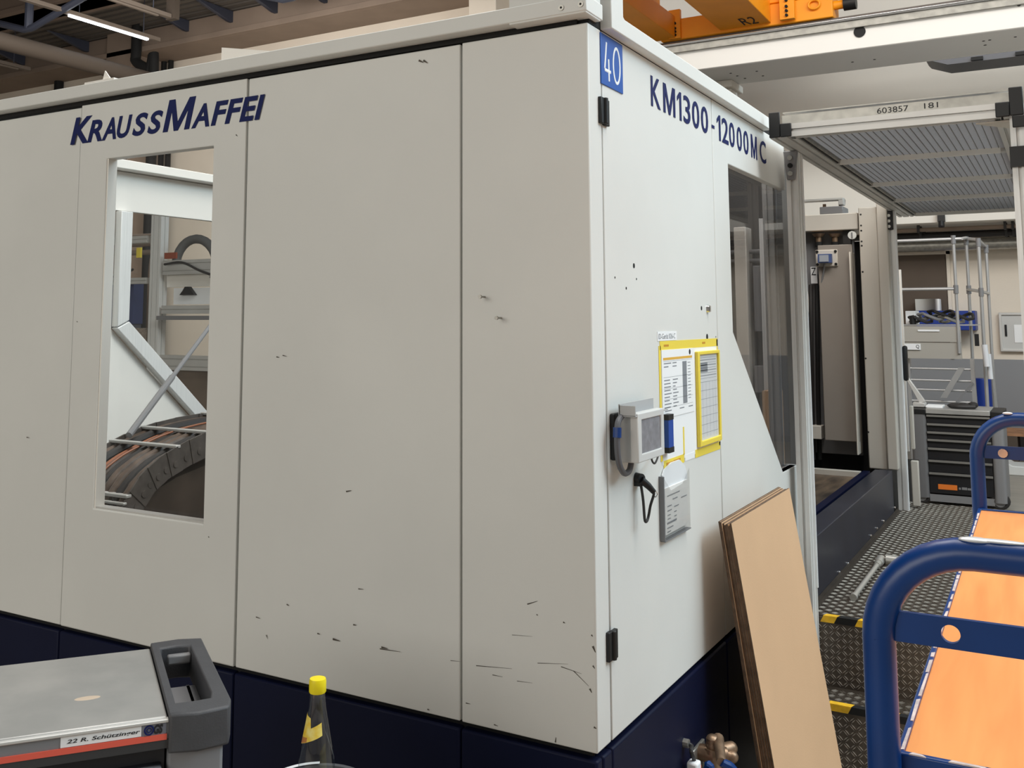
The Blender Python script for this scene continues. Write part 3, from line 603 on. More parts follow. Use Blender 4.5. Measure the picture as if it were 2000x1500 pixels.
# ================================================================ GUARD CANOPY
CL, CR, C0, C1, CZ = .05, .90, 1.60, 5.05, 2.352
t = CN = thing('guard_canopy', 'aluminium guard canopy with mesh roof on profile posts beside the machine', 'canopy', (.07, 1.97, .225))
part('side_rail', B().prism(slotprof(CL, CL+.09, CZ, CZ+.05, 2, 1), 'y', C0, C1), ALUX, t)
part('side_rail', B().prism(slotprof(CR-.09, CR, CZ, CZ+.05, 2, 1), 'y', C0, C1), ALUX, t)
fr = part('front_rail', B().prism(slotprof(C0-.01, C0+.04, CZ, CZ+.05), 'x', CL+.07, CR-.07), ALUX, t)
fb = part('top_flat', B().box(CL+.045, CR-.04, C0, C0+.012, CZ+.05, CZ+.085).box(CL+.05, CR-.045, C0-.003, C0+.03, CZ+.092, CZ+.096), STEEL, t)
yt = C0-.0012
text('chalk_number', '603857', (.435, yt, CZ+.056), XV, ZV, .105, .021, INKB, fb); text('chalk_number', '181', (.592, yt, CZ+.058), XV, ZV, .045, .02, INKB, fb)
for x0, x1, z0, z1 in ((CL, CL+.041, CZ, CZ+.098), (CL+.041, CL+.082, CZ, CZ+.052), (CR-.085, CR-.042, CZ, CZ+.052), (CR-.042, CR+.0, CZ+.002, CZ+.10), (CR-.036, CR+.012, CZ-.04, CZ+.002)):
    part('end_cap', B().box(x0, x1, C0-.018, C0-.011, z0, z1), BLACK, t, bevel=.003)
bars = [at(1633, 322, 'z', CZ).y, at(1697, 365, 'z', CZ).y, at(1744, 395, 'z', CZ).y, C1-.045]
for y in bars: part('cross_rail', B().prism(slotprof(y, y+.045, CZ+.004, CZ+.049), 'x', CL+.09, CR-.09), ALUX, t)
MESH = mat('woven_mesh', (160, 160, 162), .7, .2, var=.22, scale=260)
_nt = MESH.node_tree; _tr = _nt.nodes.new('ShaderNodeBsdfTranslucent'); _tr.inputs[0].default_value = lin((178, 179, 182)); _mx = _nt.nodes.new('ShaderNodeMixShader'); _mx.inputs[0].default_value = .5
_nt.links.new(_nt.nodes['Principled BSDF'].outputs[0], _mx.inputs[1]); _nt.links.new(_tr.outputs[0], _mx.inputs[2]); _nt.links.new(_mx.outputs[0], _nt.nodes['Material Output'].inputs[0])
ww = B().box(-.0013, .0013, 0, 1, -.0015, .0015)
me_w = bpy.data.meshes.new('mesh_wire'); bmesh.ops.recalc_face_normals(ww.bm, faces=ww.bm.faces); ww.bm.to_mesh(me_w); ww.bm.free(); me_w.materials.append(mat('mesh_seam', (126, 125, 124), .7))
prev = C0+.04
for y in bars:
    pn = part('mesh_panel', B().box(CL+.085, CR-.085, prev, y, CZ+.018, CZ+.022), MESH, t)
    part('panel_edge', B().box(CL+.11, CR-.11, y-.026, y-.012, CZ-.004, CZ+.018), mat('edge_highlight', (236, 234, 228), .4), pn)  # first strip: rail highlight put into near-white colour
    for x in (CL+.092, CL+.105): part('panel_edge', B().box(x, x+.007, prev, y, CZ+.006, CZ+.018), STEEL if x > CL+.1 else RUBBER, pn)
    k = 26
    for i in range(1, k):
        o = bpy.data.objects.new('mesh_wire', me_w); COL.objects.link(o); o.parent = pn
        o.location = V((CL+.09+(CR-CL-.18)*i/k, prev, CZ+.0165))-CN.location; o.scale = (1, y-prev-.03, 1)
    prev = y+.045
part('gusset', B().prism([(CR-.15, C0+.04), (CR, C0+.04), (CR, C0+.26)], 'z', CZ-.008, CZ-.002), BEIGE, t)
pf = part('post', B().prism(slotprof(.027, .072, 1.935, 2.03, 1, 2), 'z', .225, CZ), ALU, t)
part('post_bracket', B().prism([(.022, CZ), (.080, CZ), (.066, CZ-.12), (.034, CZ-.12)], 'y', 1.915, 1.933), MGREY, pf, bevel=.004)
for z in (CZ-.03, CZ-.062, CZ-.095): part('bolt', B().cyl((.05, 1.915, z), (.05, 1.906, z), .010, n=10), STEEL if z < CZ-.07 or z > CZ-.05 else VOID, pf)
part('post_fin', B().box(.072, .076, 2.02, 2.03, .6, 2.34), PAPER, pf)
pb = part('post', B().prism(slotprof(.027, .078, 4.60, 4.70, 1, 2), 'z', .49, CZ), ALU, t)
part('post_fin', B().box(.078, .086, 4.60, 4.64, .49, CZ), PAPER, pb)
part('post_bracket', B().box(.03, .072, 4.58, 4.598, CZ-.12, CZ), BLACK, pb, bevel=.004)
for z in (CZ-.03, CZ-.065, CZ-.10): part('bolt', B().cyl((.05, 4.58, z), (.05, 4.572, z), .010, n=10), STEEL, pb)
part('handle', B().box(.086, .112, 4.62, 4.68, 1.28, 1.50), BLACK, pb, bevel=.012)
part('cable_cover', B().box(.092, .136, 4.72, 4.76, .5, .78).box(.098, .120, 4.72, 4.76, .85, 1.12), BEIGE, pb, bevel=.006)
part('post', B().prism(slotprof(CR-.045, CR, 1.615, 1.66), 'z', 0, CZ), ALU, t)
part('post', B().prism(slotprof(CR-.045, CR, C1-.1, C1-.05), 'z', .49, CZ), ALU, t)
part('clamp_block', B().box(CR-.05, CR+.015, 1.60, 1.66, 2.18, 2.25), BLACK, t)

# ================================================================ STEP PLATFORM
t = SP = thing('step_platform', 'two-step platform of worn tear plate along the machine side', 'platform', (.6, 3, 0))
X0, X1 = .075, 1.05
part('deck', B().box(X0-.045, X1, 2.05, 4.95, .478, .489), PLATE, t)
part('edge_strip', B().box(.013, .030, 2.05, 4.95, .40, .492), PLATE, t)
part('riser', B().box(X0-.05, X1, 2.04, 2.05, .225, .485), PLATED, t)
part('tread', B().box(.015, X1, 1.855, 2.04, .214, .225), PLATE, t)
part('riser', B().box(.015, X1, 1.845, 1.855, 0, .222), PLATED, t)
part('frame', B().box(.05, X1-.02, 2.2, 4.9, 0, .478).box(.05, X1-.02, 1.87, 2.2, 0, .214), VOID, t)
part('side_plate', B().box(X1, X1+.01, 1.845, 4.95, 0, .489), PLATED, t)
def ribs(name, u0, u1, v0, v1, pt, m, pitch, L, wd, hgt):
    # pairs of raised ribs, turned in a checkerboard; pt(u, v, h) -> 3D
    b = B(); nu, nv = int((u1-u0)/pitch), int((v1-v0)/pitch)
    for i in range(nu):
        for j in range(nv):
            cu, cv = u0+(i+.5)*pitch, v0+(j+.5)*pitch; s_ = 1 if (i+j) % 2 else -1
            du, dv = .7071*L/2, .7071*L/2*s_; nu_, nv_ = -.7071*s_*1, .7071
            for o_ in (-1, 1):
                a, c_ = cu+nu_*o_*wd*.8, cv+nv_*o_*wd*.8; w_ = wd/2
                P = [pt(a-du, c_-dv, .0002), pt(a+nu_*w_, c_+nv_*w_, .0002), pt(a+du, c_+dv, .0002), pt(a-nu_*w_, c_-nv_*w_, .0002)]
                T = [pt(a-du*.7, c_-dv*.7, hgt), pt(a+nu_*w_*.4, c_+nv_*w_*.4, hgt), pt(a+du*.7, c_+dv*.7, hgt), pt(a-nu_*w_*.4, c_-nv_*w_*.4, hgt)]
                vb = [b.bm.verts.new(x) for x in P]; vt = [b.bm.verts.new(x) for x in T]
                b.bm.faces.new(vt)
                for k in range(4): b.bm.faces.new((vb[k], vb[(k+1) % 4], vt[(k+1) % 4], vt[k]))
    return part(name, b, m, t, kind='stuff')
ribs('ribs', X0-.03, X1-.01, 2.06, 4.94, lambda u, v, h: V((u, v, .489+h)), RIB, .030, .026, .006, .0028)
ribs('ribs', .025, X1-.01, 1.86, 2.035, lambda u, v, h: V((u, v, .225+h)), RIB, .030, .026, .006, .0028)
ribs('ribs', X0-.04, X1-.01, .228, .478, lambda u, v, h: V((u, 2.04-h, v)), RIBD, .0235, .0245, .0046, .0034)
ribs('ribs', .02, X1-.01, .004, .215, lambda u, v, h: V((u, 1.845-h, v)), RIBD, .0235, .0245, .0046, .0034)
BY = mat('hazard_yellow', (236, 186, 40), .6, var=.15, scale=30)
def hazard(y, z, x0, segs):
    x = x0
    for L, k in segs:
        sl = .012
        b = B(); b.prism([(x-sl, z-.022), (x+L-sl, z-.022), (x+L, z+.001), (x, z+.001)], 'y', y-.0035, y-.0005); b.prism([(x, y-.003), (x+L, y-.003), (x+L+.008, y+.028), (x+.008, y+.028)], 'z', z-.0005, z+.0035)
        part('tape_strip', b, BY if k else VOID, t, label='yellow tape strip' if k else 'black tape strip'); x += L
hazard(2.04, .489, .088, ((.052, 1), (.078, 0), (.08, 1), (.078, 0), (.08, 1), (.078, 0), (.08, 1), (.078, 0), (.08, 1), (.078, 0), (.08, 1)))
hazard(1.845, .225, .055, ((.075, 0), (.087, 1), (.078, 0), (.08, 1), (.078, 0), (.08, 1), (.078, 0), (.08, 1), (.078, 0), (.08, 1), (.078, 0)))

# T-handle wrench lying on the platform
zw = .489+.016
a0_, a1_ = at(1668, 1165, 'z', zw), at(1719, 1096, 'z', zw); c0, c1 = at(1716, 1092, 'z', zw+.006), at(1752, 1096, 'z', zw+.006)
t = thing('socket_wrench', 'chrome socket wrench lying on the tear plate platform', 'wrench', (a0_.x, a0_.y, .489))
WR = mat('wrench_steel', (198, 196, 190), .3, .5)
part('shaft', B().cyl(a0_, a1_, .011, n=14), WR, t); d = (a1_-a0_).normalized()
part('grip_end', B().cyl(a0_-d*.02, a0_+d*.012, .015, n=14), WR, t)
part('collar', B().cyl(a1_-d*.05, a1_+d*.035, .018, .023, n=16).cyl(a1_-d*.10, a1_-d*.05, .015, n=16), WR, t)
e = (c1-c0).normalized(); part('socket', B().cyl(c0+e*.035, c0+e*.17, .027, .020, n=18), WR, t)

# ================================================================ HARDBOARD SHEETS
zt_ = 1.058; lean = .156; yL, yR = .80, 1.535
for i in range(7):
    th = .0052; off = (6-i)*(th+.0026); fx = lambda z, o=off: .092-o*.75+(zt_-z)*(lean-o*.28)
    dy = random.uniform(-.004, .004) if i < 6 else 0; zt2 = zt_ + (random.uniform(-.010, .002) if i < 6 else 0)
    b = B(); P = [(fx(zt2), zt2), (fx(0), 0), (fx(0)-th, 0), (fx(zt2)-th, zt2)]
    b.prism([(x, z) for x, z in P], 'y', yL+dy, yR+dy)
    for f in b.bm.faces: f.material_index = 1
    b.bm.faces.ensure_lookup_table(); b.bm.normal_update()
    for f in b.bm.faces:
        if abs(f.normal.x) > .8: f.material_index = 0
    o = part('hardboard_sheet', b, [CARD, CARDE])
    nm = ('innermost', 'second', 'third', 'fourth', 'fifth', 'sixth')
    tag(o, 'front tan hardboard sheet leaning on the machine, its whole face in view' if i == 6 else '%s hardboard sheet in the leaning stack, counted from the machine, only its edge in view' % nm[i], 'board', 'hardboard sheets leaning on the machine')

# ================================================================ THINGS ON THE SIDE DOOR
# yellow information poster
t = thing('information_poster', 'yellow framed information poster with sheets stuck on the white side door', 'poster', (0, .73, 1.25))
e_ = .0012
def sp(u, v, x=0): return at(u, v, 'x', x)
ply, plz0, plz1, pry = .458, 1.252, 1.603, 1.012
b = B().box(.0003, e_, ply+.01, pry, 1.578, plz1); part('header_band', b, YEL, t)
part('side_band', B().box(.0003, e_, ply, ply+.016, plz0+.02, 1.59), YEL, t); part('side_band', B().box(.0003, e_, pry-.012, pry, 1.26, 1.60), YEL, t)
part('footer_band', B().box(.0003, e_, .480, .655, plz0-.004, plz0+.020), YEL, t); part('footer_band', B().box(.0003, e_, .757, pry, plz0-.004, plz0+.020), YEL, t)
part('divider', B().box(.0003, e_, .648, .660, plz0+.018, 1.350), YEL, t)
part('footer_label', B().box(.0003, e_, .662, .750, plz0-.002, plz0+.016), PAPER, t)
part('name_label', B().box(.0003, e_, .450, .612, 1.604, 1.630), PAPER, t)
text('print', "ID-Gerät 026-C", (e_+.0004, .458, 1.609), (0, 1, 0), (0, 0, 1), .14, .015, INK, t)
part('print_marks', B().box(e_, e_+.0004, .50, .555, plz0+.004, plz0+.012).box(e_, e_+.0004, .56, .62, plz0+.005, plz0+.013), mat('ochre_ink', (196, 140, 40), .8), t)
part('print_marks', B().box(e_, e_+.0004, .50, .54, 1.587, 1.593).box(e_, e_+.0004, .85, .88, 1.588, 1.594), MATS['ochre_ink'], t)
part('paper_back', B().box(.0002, .0008, .47, pry-.01, 1.26, 1.59), PAPER, t)
sh = part('info_sheet', B().box(.0012, .0026, .476, .755, 1.388, 1.578), PAPER, t)
b = B(); x = .0028
def ln(y0, y1, z, h=.003): b.poly([(x, y0, z), (x, y1, z), (x, y1, z+h), (x, y0, z+h)])
for k in range(14):
    z = 1.538-.0095*k
    if not 1 <= k <= 4: ln(.492, .492+random.uniform(.04, .062), z); ln(.565, .565+random.uniform(.02, .05), z)
    elif k == 1: ln(.492, .53, z); ln(.565, .60, z)
for z in (1.545, 1.500, 1.468, 1.438, 1.415): ln(.488, .742, z, .0008)
b.poly([(x, .652, 1.418), (x, .690, 1.418), (x, .690, 1.541), (x, .652, 1.541)])
for k in range(12): ln(.70, .725, 1.535-.0095*k, .002)
ln(.495, .55, 1.405); ln(.62, .66, 1.405); ln(.70, .74, 1.405)
part('print_lines', b, INK, sh, kind='stuff')
part('title_bar', B().box(.0026, .0030, .488, .742, 1.549, 1.556), mat('amber_ink', (222, 174, 70), .7), sh)
part('logo_dot', B().cyl((.0026, .722, 1.567), (.0030, .722, 1.567), .008, n=16), INKB, sh)
hb = part('sheet_holder', B().ring([(.775, 1.278), (.999, 1.278), (.999, 1.566), (.775, 1.566)], [(.794, 1.294), (.986, 1.294), (.986, 1.556), (.794, 1.556)], 'x', .001, .012), YEL, t, bevel=.002)
part('held_sheet', B().box(.003, .005, .79, .99, 1.288, 1.56), mat('greyish_paper', (206, 208, 210), .6), hb)
b = B(); x = .0054
for k in range(9): ln(.806, .975, 1.545-.008*k, .0022 if k % 2 else .0008)
for k in range(7): ln(.80, .98, 1.47-.026*k, .0009)
for y in (.83, .865, .90, .935, .96): b.poly([(x, y, 1.30), (x, y+.0008, 1.30), (x, y+.0008, 1.47), (x, y, 1.47)])
b.poly([(x, .815, 1.50), (x, .885, 1.50), (x, .885, 1.53), (x, .815, 1.53)]); part('print_lines', b, INK, hb, kind='stuff')
# wall terminal
t = thing('wall_terminal', 'light grey display terminal with dark cable bracketed to the side door', 'terminal', (0, .12, 1.30))
SH = mat('terminal_grey', (206, 207, 206), .45)
xf = .070; ty0, ty1, tz0, tz1 = .113, .299, 1.314, 1.434
part('back_plate', B().box(0, .014, .10, .285, 1.318, 1.432), BLACK, t, bevel=.004)
part('back_box', B().box(.014, .048, ty0+.012, ty1-.01, tz0-.002, tz1-.006), SH, t, bevel=.003)
bz = part('bezel', B().ring([(ty0, tz0), (ty1, tz0), (ty1, tz1), (ty0, tz1)], [(ty0+.026, tz0+.020), (ty1-.022, tz0+.020), (ty1-.022, tz1-.017), (ty0+.026, tz1-.017)], 'x', .048, xf), SH, t, bevel=.003)
part('screen', B().box(.055, .066, ty0+.01, ty1-.01, tz0+.01, tz1-.01), mat('grey_screen', (140, 140, 146), .2, var=.14, scale=40), bz)
part('bracket', B().box(.026, .068, .100, .104, 1.428, 1.453).box(.024, .028, .100, .335, 1.428, 1.456).box(.024, .068, .100, .335, 1.426, 1.429), mat('bracket_grey', (176, 177, 178), .5), t)
part('cable_loop', B().tube(smooth([(.03, .108, 1.428), (.03, .080, 1.41), (.03, .074, 1.36), (.03, .085, 1.315), (.03, .115, 1.288), (.03, .150, 1.290), (.03, .168, 1.315)]), .0075, 10), mat('cable_grey', (92, 93, 98), .5), t)
part('cable_band', B().tube([(.03, .0765, 1.402), (.03, .0745, 1.378)], .0105, 10), BLUE, t, label='blue cable band')
part('thin_cable', B().tube(smooth([(.055, .235, tz0+.005), (.05, .26, 1.300), (.04, .305, 1.290), (.03, .355, 1.300), (.022, .40, 1.325)]), .0026, 8), RUBBER, t)
part('card', B().box(.004, .020, .472, .512, 1.30, 1.395).box(.003, .021, .471, .513, 1.295, 1.31, 1).box(.003, .021, .471, .513, 1.385, 1.40, 1), [mat('card_blue', (22, 70, 158), .5), BLACK], t, label='blue card with black ends')
# tethered plug below it
t = thing('tethered_plug', 'black plug hanging with a coiled lead below the terminal', 'plug', (0, .21, 1.18))
part('socket', B().cyl((0, .270, 1.252), (.020, .262, 1.254), .016, .013, n=16).box(0, .018, .255, .285, 1.235, 1.25), BLACK, t)
part('plug_body', B().tube([(.020, .256, 1.252), (.034, .270, 1.236), (.045, .280, 1.220)], [.010, .009, .007], 12), BLACK, t)
part('lead', B().tube(smooth([(.045, .280, 1.218), (.042, .282, 1.208), (.036, .276, 1.185), (.030, .278, 1.16), (.029, .268, 1.148), (.027, .258, 1.152), (.024, .257, 1.20), (.018, .258, 1.242)]), .0036, 8), RUBBER, t)
part('clip', B().tube([(.046, .284, 1.224), (.05, .292, 1.214), (.046, .284, 1.206)], .0022, 6), CHROME, t)
# document pouch
t = thing('document_pouch', 'clear plastic pouch holding a printed sheet on the side door', 'pouch', (0, .55, 1.06))
part('flap', B().prism([(.455, 1.185), (.66, 1.185), (.662, 1.215), (.645, 1.24), (.60, 1.262), (.53, 1.262), (.47, 1.25), (.456, 1.236)], 'x', .002, .006), mat('white_flap', (232, 236, 240), .4), t)
part('printed_sheet', B().box(.004, .010, .458, .652, 1.075, 1.20), mat('sheet_grey', (232, 232, 230), .6), t)
b = B(); x = .0108
for k, (y0_, y1_, z_) in enumerate(((.475, .58, 1.176), (.52, .56, 1.162), (.59, .64, 1.156), (.475, .51, 1.148), (.475, .51, 1.136), (.53, .57, 1.14), (.475, .50, 1.124), (.53, .55, 1.126), (.475, .50, 1.114), (.53, .55, 1.114), (.47, .55, 1.102), (.47, .52, 1.09), (.47, .50, 1.080))): ln(y0_, y1_, z_, .005 if k in (10,) else .0028)
part('print_lines', b, INK, t, kind='stuff')
part('sleeve', B().prism([(.442, 1.063), (.66, 1.063), (.66, 1.232), (.60, 1.196), (.50, 1.190), (.442, 1.232)], 'x', .0125, .0135), FILM, t)
part('sleeve_edge', B().box(.0, .015, .438, .443, 1.063, 1.235).box(.0, .015, .442, .66, 1.060, 1.063), mat('pouch_edge', (120, 122, 126), .4), t)
# plug lead and valve at the base
t = thing('earth_lead', 'short black lead with white connector on the navy base', 'cable', (0, .33, .40))
p0, p1, p2 = at(1342, 1452, 'x', .012), at(1350, 1468, 'x', .03), at(1356, 1486, 'x', .03)
part('lug', B().cyl(p0-V((.014, 0, 0)), p0+V((.005, 0, 0)), .012, n=10), STEEL, t)
part('lead', B().tube(smooth([p0, p0+V((.012, .004, -.006)), p1, p2, p2+V((0, .0, -.03))]), .0055, 8), RUBBER, t)
q0, q1 = at(1355, 1486, 'x', .03), at(1356, 1530, 'x', .03)
part('connector', B().box(q0.x-.016, q0.x+.016, q0.y-.018, q0.y+.018, q1.z, q0.z), PAPER, t, bevel=.006, label='white connector')
part('red_nut', B().cyl((.03, q0.y+.035, q1.z), (.03, q0.y+.035, q1.z+.035), .01, n=8), RED, t)
t = thing('water_valve', 'dull brass water valve with stubs on the navy base', 'valve', (0, .5, .35))
p = at(1392, 1470, 'x', .05); vz = lambda v: at(1392, v, 'x', .05).z
part('flange', B().box(.002, .012, p.y-.05, p.y+.05, vz(1520), vz(1460)), STEEL, t, bevel=.003)
part('stem', B().cyl((.05, p.y, vz(1475)), (.05, p.y, vz(1442)), .0175, n=16).cyl((.05, p.y, vz(1456)), (.05, p.y, vz(1450)), .019, n=16), BRASS, t)
part('cap', B().ball((.05, p.y, vz(1443)), .0185, (1, 1, .75)), BRASS, t)
part('body', B().tube([(.012, p.y+.0, vz(1474)), (.05, p.y, vz(1474)), (.085, p.y+.02, vz(1474))], [.022, .026, .020], 14).cyl((.05, p.y, vz(1460)), (.05, p.y, vz(1520)), .024, n=14), BRASS, t)
q = at(1417, 1466, 'x', .075); part('stub', B().cyl((.06, p.y+.02, q.z+.002), (.085, q.y+.012, q.z+.004), .019, n=14).ball((.087, q.y+.014, q.z+.004), .019), BRASS, t)
q = at(1420, 1478, 'x', .085); part('stub', B().cyl((.06, p.y+.03, q.z), (.095, q.y+.014, q.z-.004), .017, n=14).ball((.096, q.y+.016, q.z-.004), .017), BRASS, t)
q = at(1400, 1490, 'x', .09); part('nipple', B().cyl((.06, p.y+.02, q.z+.02), (.10, q.y+.01, q.z), .017, .013, n=12), BRASS, t)
part('hose', B().tube(smooth([(.10, q.y+.012, q.z), (.125, q.y+.03, q.z-.02), (.14, q.y+.045, q.z-.08), (.14, q.y+.05, .1)]), .012, 10), BLUE, t, label='blue hose')
part('hose', B().tube(smooth([(.07, q.y-.03, q.z), (.085, q.y-.035, q.z-.03), (.09, q.y-.04, .1)]), .012, 10), BLUE, t, label='blue hose')

# ================================================================ TROLLEY (near right)
TA = math.atan2(.028, 1.49)
t = TR = thing('shelf_trolley', 'blue tube trolley with beech boards close on the right', 'trolley', (.8175, -1.15, 0), TA)
TW, TL, TZ, r = .62, 1.49, 1.238, .0155
def frame(y):
    R = .088; top = at(1885, 1080, 'y', -1.145).z if y < .5 else at(1885, 1080, 'y', -1.145).z
    xl, xr = (-.009 if y < .5 else .003), TW+.006
    P = [(xl, y, .10), (xl, y, top-R)] + arc((xl+R, top-R), R, PI, PI/2, 10, lambda a, c: (a, y, c)) + arc((xr-R, top-R), R, PI/2, 0, 10, lambda a, c: (a, y, c)) + [(xr, y, .10)]
    return B().tube(P, r, 20), top
fb_, top = frame(0.0)
f1 = part('handle_frame', fb_, BLUE, t, local=True)
fb_, top = frame(TL+.02); f2 = part('handle_frame', fb_, BLUE, t, local=True)
zb0, zb1 = at(1800, 1258, 'y', -1.15).z, at(1800, 1199, 'y', -1.15).z
def flat(y, f, hole):
    n_ = 20; hx, hz, hr = .056, (zb0+zb1)/2-.0005, .0085
    if hole:
        sub, inn = [], []
        for k in range(40):
            a = 2*PI*(k+.5)/40; cx_, sz_ = math.cos(a), math.sin(a)
            q_ = min((.056/abs(cx_)) if abs(cx_) > 1e-6 else 9, ((zb1-hz if sz_ > 0 else hz-zb0)/abs(sz_)) if abs(sz_) > 1e-6 else 9)
            sub.append((hx+q_*cx_, hz+q_*sz_)); inn.append((hx+hr*cx_, hz+hr*sz_))
        def near(t_): k_ = min(range(40), key=lambda m_: (sub[m_][0]-t_[0])**2+(sub[m_][1]-t_[1])**2); sub[k_] = t_
        for t_ in ((0, zb0), (.112, zb0), (.112, zb1), (0, zb1)): near(t_)
        b = B().ring(sub, inn, 'y', y-.003, y+.003); b.box(.112, TW, y-.003, y+.003, zb0, zb1)
    else:
        b = B().box(0, TW, y-.003, y+.003, zb0, zb1)
        part('bolt', B().cyl((hx, y-.003, hz), (hx, y-.010, hz), .010, n=12), CHROME, f, local=True)
    part('cross_strap', b, BLUE, f, local=True)
flat(0, f1, True); flat(TL+.02, f2, False)
part('chip_marks', B().ball((.082, -.004, top+r*.93), .012, (1.3, .5, .25)).ball((.100, -.004, top+r*.97), .018, (1.6, .25, .12)), CHIP, f1, local=True, label='bare chipped metal')
part('chip_marks', B().ball((.070, TL+.012, top+r*.85), .009, (1.2, .5, .35)), CHIP, f2, local=True, label='bare chipped metal')
for z, lb in ((TZ, None), (.30, None)):
    bd = part('board', B().box(.006, TW-.006, .022, TL-.006, z-.018, z-.001), WOOD, t, bevel=.0015, local=True)
    b = B().ring([(0, .012), (TW, .012), (TW, TL+.004), (0, TL+.004)], [(.007, .021), (TW-.007, .021), (TW-.007, TL-.005), (.007, TL-.005)], 'z', z-.03, z+.002)
    rim = part('shelf_rim', b, BLUE, t, bevel=.002, local=True)
    b = B(); random.seed(5)
    y_ = .02
    while y_ < TL-.06:
        L = random.uniform(.02, .09); x_ = random.uniform(.0028, .0042)
        b.prism([(x_, y_), (.0068, y_+.002), (.0068, y_+L), (x_+random.uniform(-.001, .001), y_+L-.004)], 'z', z+.0012, z+.0026); y_ += L+random.uniform(.0, .02)
    x_ = .012
    while x_ < TW-.08:
        L = random.uniform(.012, .05); b.prism([(x_, .0126), (x_+L, .0126), (x_+L-.004, .0165), (x_+.003, .018)], 'z', z+.0012, z+.0026); x_ += L+random.uniform(.004, .05)
    part('worn_edge', b, mat('worn_paint', (206, 190, 186), .6, var=.2, scale=60), rim, local=True, kind='stuff')
for x in (0, TW):
    for y in (0, TL+.02):
        part('caster', B().cyl((x-.015, y, .06), (x+.015, y, .06), .06, n=20).box(x-.02, x+.02, y-.02, y+.02, .09, .12), RUBBER, t, local=True)
# ================================================================ TOOL CART (near left)
UX = V((.608, .794, 0)); ang = math.atan2(UX.y, UX.x); base = at(330, 1400, 'z', .95)
t = TC = thing('tool_cart', 'grey tool cart with name label and corner handle tray in the left foreground', 'tool cart', (base.x, base.y, 0), ang)
Rz = Matrix.Rotation(ang, 4, 'Z'); vdir = V((-UX.y, UX.x, 0))
def cl(u, v, ly=0):
    P = hit(u, v, base+vdir*ly, vdir)-V((base.x, base.y, 0)); return Rz.inverted() @ P
DEP = .41; LW = -.78
SATIN = mat('satin_steel', (176, 175, 172), .42, .35, var=.05, scale=8, dark=(160, 160, 158))
part('top_sheet', B().box(LW, -.002, .004, DEP, .935, .95), SATIN, t, bevel=.004, local=True)
part('edge_strip', B().box(LW, 0, -.004, .010, .9415, .9475), ALUX, t, bevel=.0015, local=True)
part('stain', B().ball((-.135, .15, .9495), .026, (1.2, .55, .03)), mat('beige_stain', (196, 178, 158), .7), t, local=True)
part('fascia', B().box(LW, 0, 0, .02, .898, .9415), mat('fascia_grey', (128, 130, 134), .5), t, local=True)
z_hi, z_lo = cl(275, 1418).z, cl(275, 1438).z
x_a, x_b = cl(118, 1455).x, cl(276, 1428).x
nl = part('name_label', B().box(x_a, x_b, -.0015, 0, z_lo, z_hi), PAPER, t, local=True, label='white name label')
text('print', '22 R. Schützinger', (x_a+.010, -.0022, z_lo+.004), XV, ZV, (x_b-x_a)*.91, z_hi-z_lo-.009, INKB, nl, shear=.2, bold=.015, local=True)
x_c, x_d = cl(279, 1428).x, cl(324, 1420).x
sl = part('test_seal', B().box(x_b+.001, -.004, -.0012, 0, z_lo-.001, z_hi), mat('seal_grey', (124, 128, 140), .5), t, local=True)
mx = cl(291, 1427).x; g0, g1 = cl(300, 1425).x, cl(318, 1423).x; zz = (z_lo+z_hi)/2
part('seal_ring', B().tube([(mx+.0075*math.cos(a*PI/10), -.002, zz+.0075*math.sin(a*PI/10)) for a in range(20)], .0015, 6, closed=True).tube([(mx+.0035*math.cos(a*PI/10), -.002, zz+.0035*math.sin(a*PI/10)) for a in range(20)], .0009, 6, closed=True), NAVYINK, sl, local=True)
text('print', 'GS', (g0, -.0022, zz-.008), XV, ZV, g1-g0, .016, INKB, sl, shear=.2, bold=.05, local=True)
part('red_stripe', B().box(LW, -.003, -.003, .015, z_lo-.011, z_lo-.001), RED, t, local=True, label='red stripe')
part('stripe_base', B().box(LW, 0, -.002, .02, z_lo-.026, z_lo-.011), mat('charcoal', (56, 56, 58), .5), t, local=True)
for k, (z0_, z1_) in enumerate(((.800, .868), (.722, .790), (.644, .712), (.50, .63), (.35, .49), (.14, .34))):
    dw = part('drawer', B().box(LW+.01, -.010, .004, .38, z0_, z1_), mat('drawer_black', (28, 28, 34), .5), t, bevel=.003, local=True)
    part('pull_strip', B().box(LW+.01, -.010, -.006, .01, z1_-.020, z1_-.002), mat('pull_lilac', (156, 160, 170), .35, .5), dw, bevel=.003, local=True)
part('carcass', B().box(LW, -.004, .02, DEP-.01, .10, .90), mat('cart_dark', (40, 41, 46), .6), t, local=True)
sidec = mat('column_grey', (128, 129, 133), .5)
part('corner_column', B().prism([(0, .01), (.052, -.006), (.098, .0), (.098, .30), (.0, .30)], 'z', .10, .90), sidec, t, bevel=.006, local=True)
# handle tray at the right end
HW = .115
o4 = [(0, -.008), (.05, -.018), (HW-.008, -.006), (HW, .03), (HW-.006, .42), (.06, .432), (0, .425)]
i4 = [(.016, .048), (.05, .046), (.080, .05), (.084, .08), (.080, .376), (.055, .384), (.016, .380)]
b = B().ring(o4, i4, 'z', .888, .957)
hm = part('handle_tray', b, DGREY, t, bevel=.005, local=True, seg=3)
part('tray_floor', B().box(.01, .072, .05, .38, .80, .812), mat('tray_dark', (58, 58, 62), .6), hm, local=True)
part('tray_wall', B().box(.064, .070, .05, .30, .80, .90), DGREY, hm, local=True)
part('paper_scrap', B().box(.034, .052, .15, .20, .8125, .8135), PAPER, hm, local=True)
part('grip_lip', B().box(.03, .08, .355, .372, .925, .945), MGREY, hm, bevel=.004, local=True)
part('clip', B().box(.03, .048, .062, .074, .815, .83), STEEL, hm, local=True)
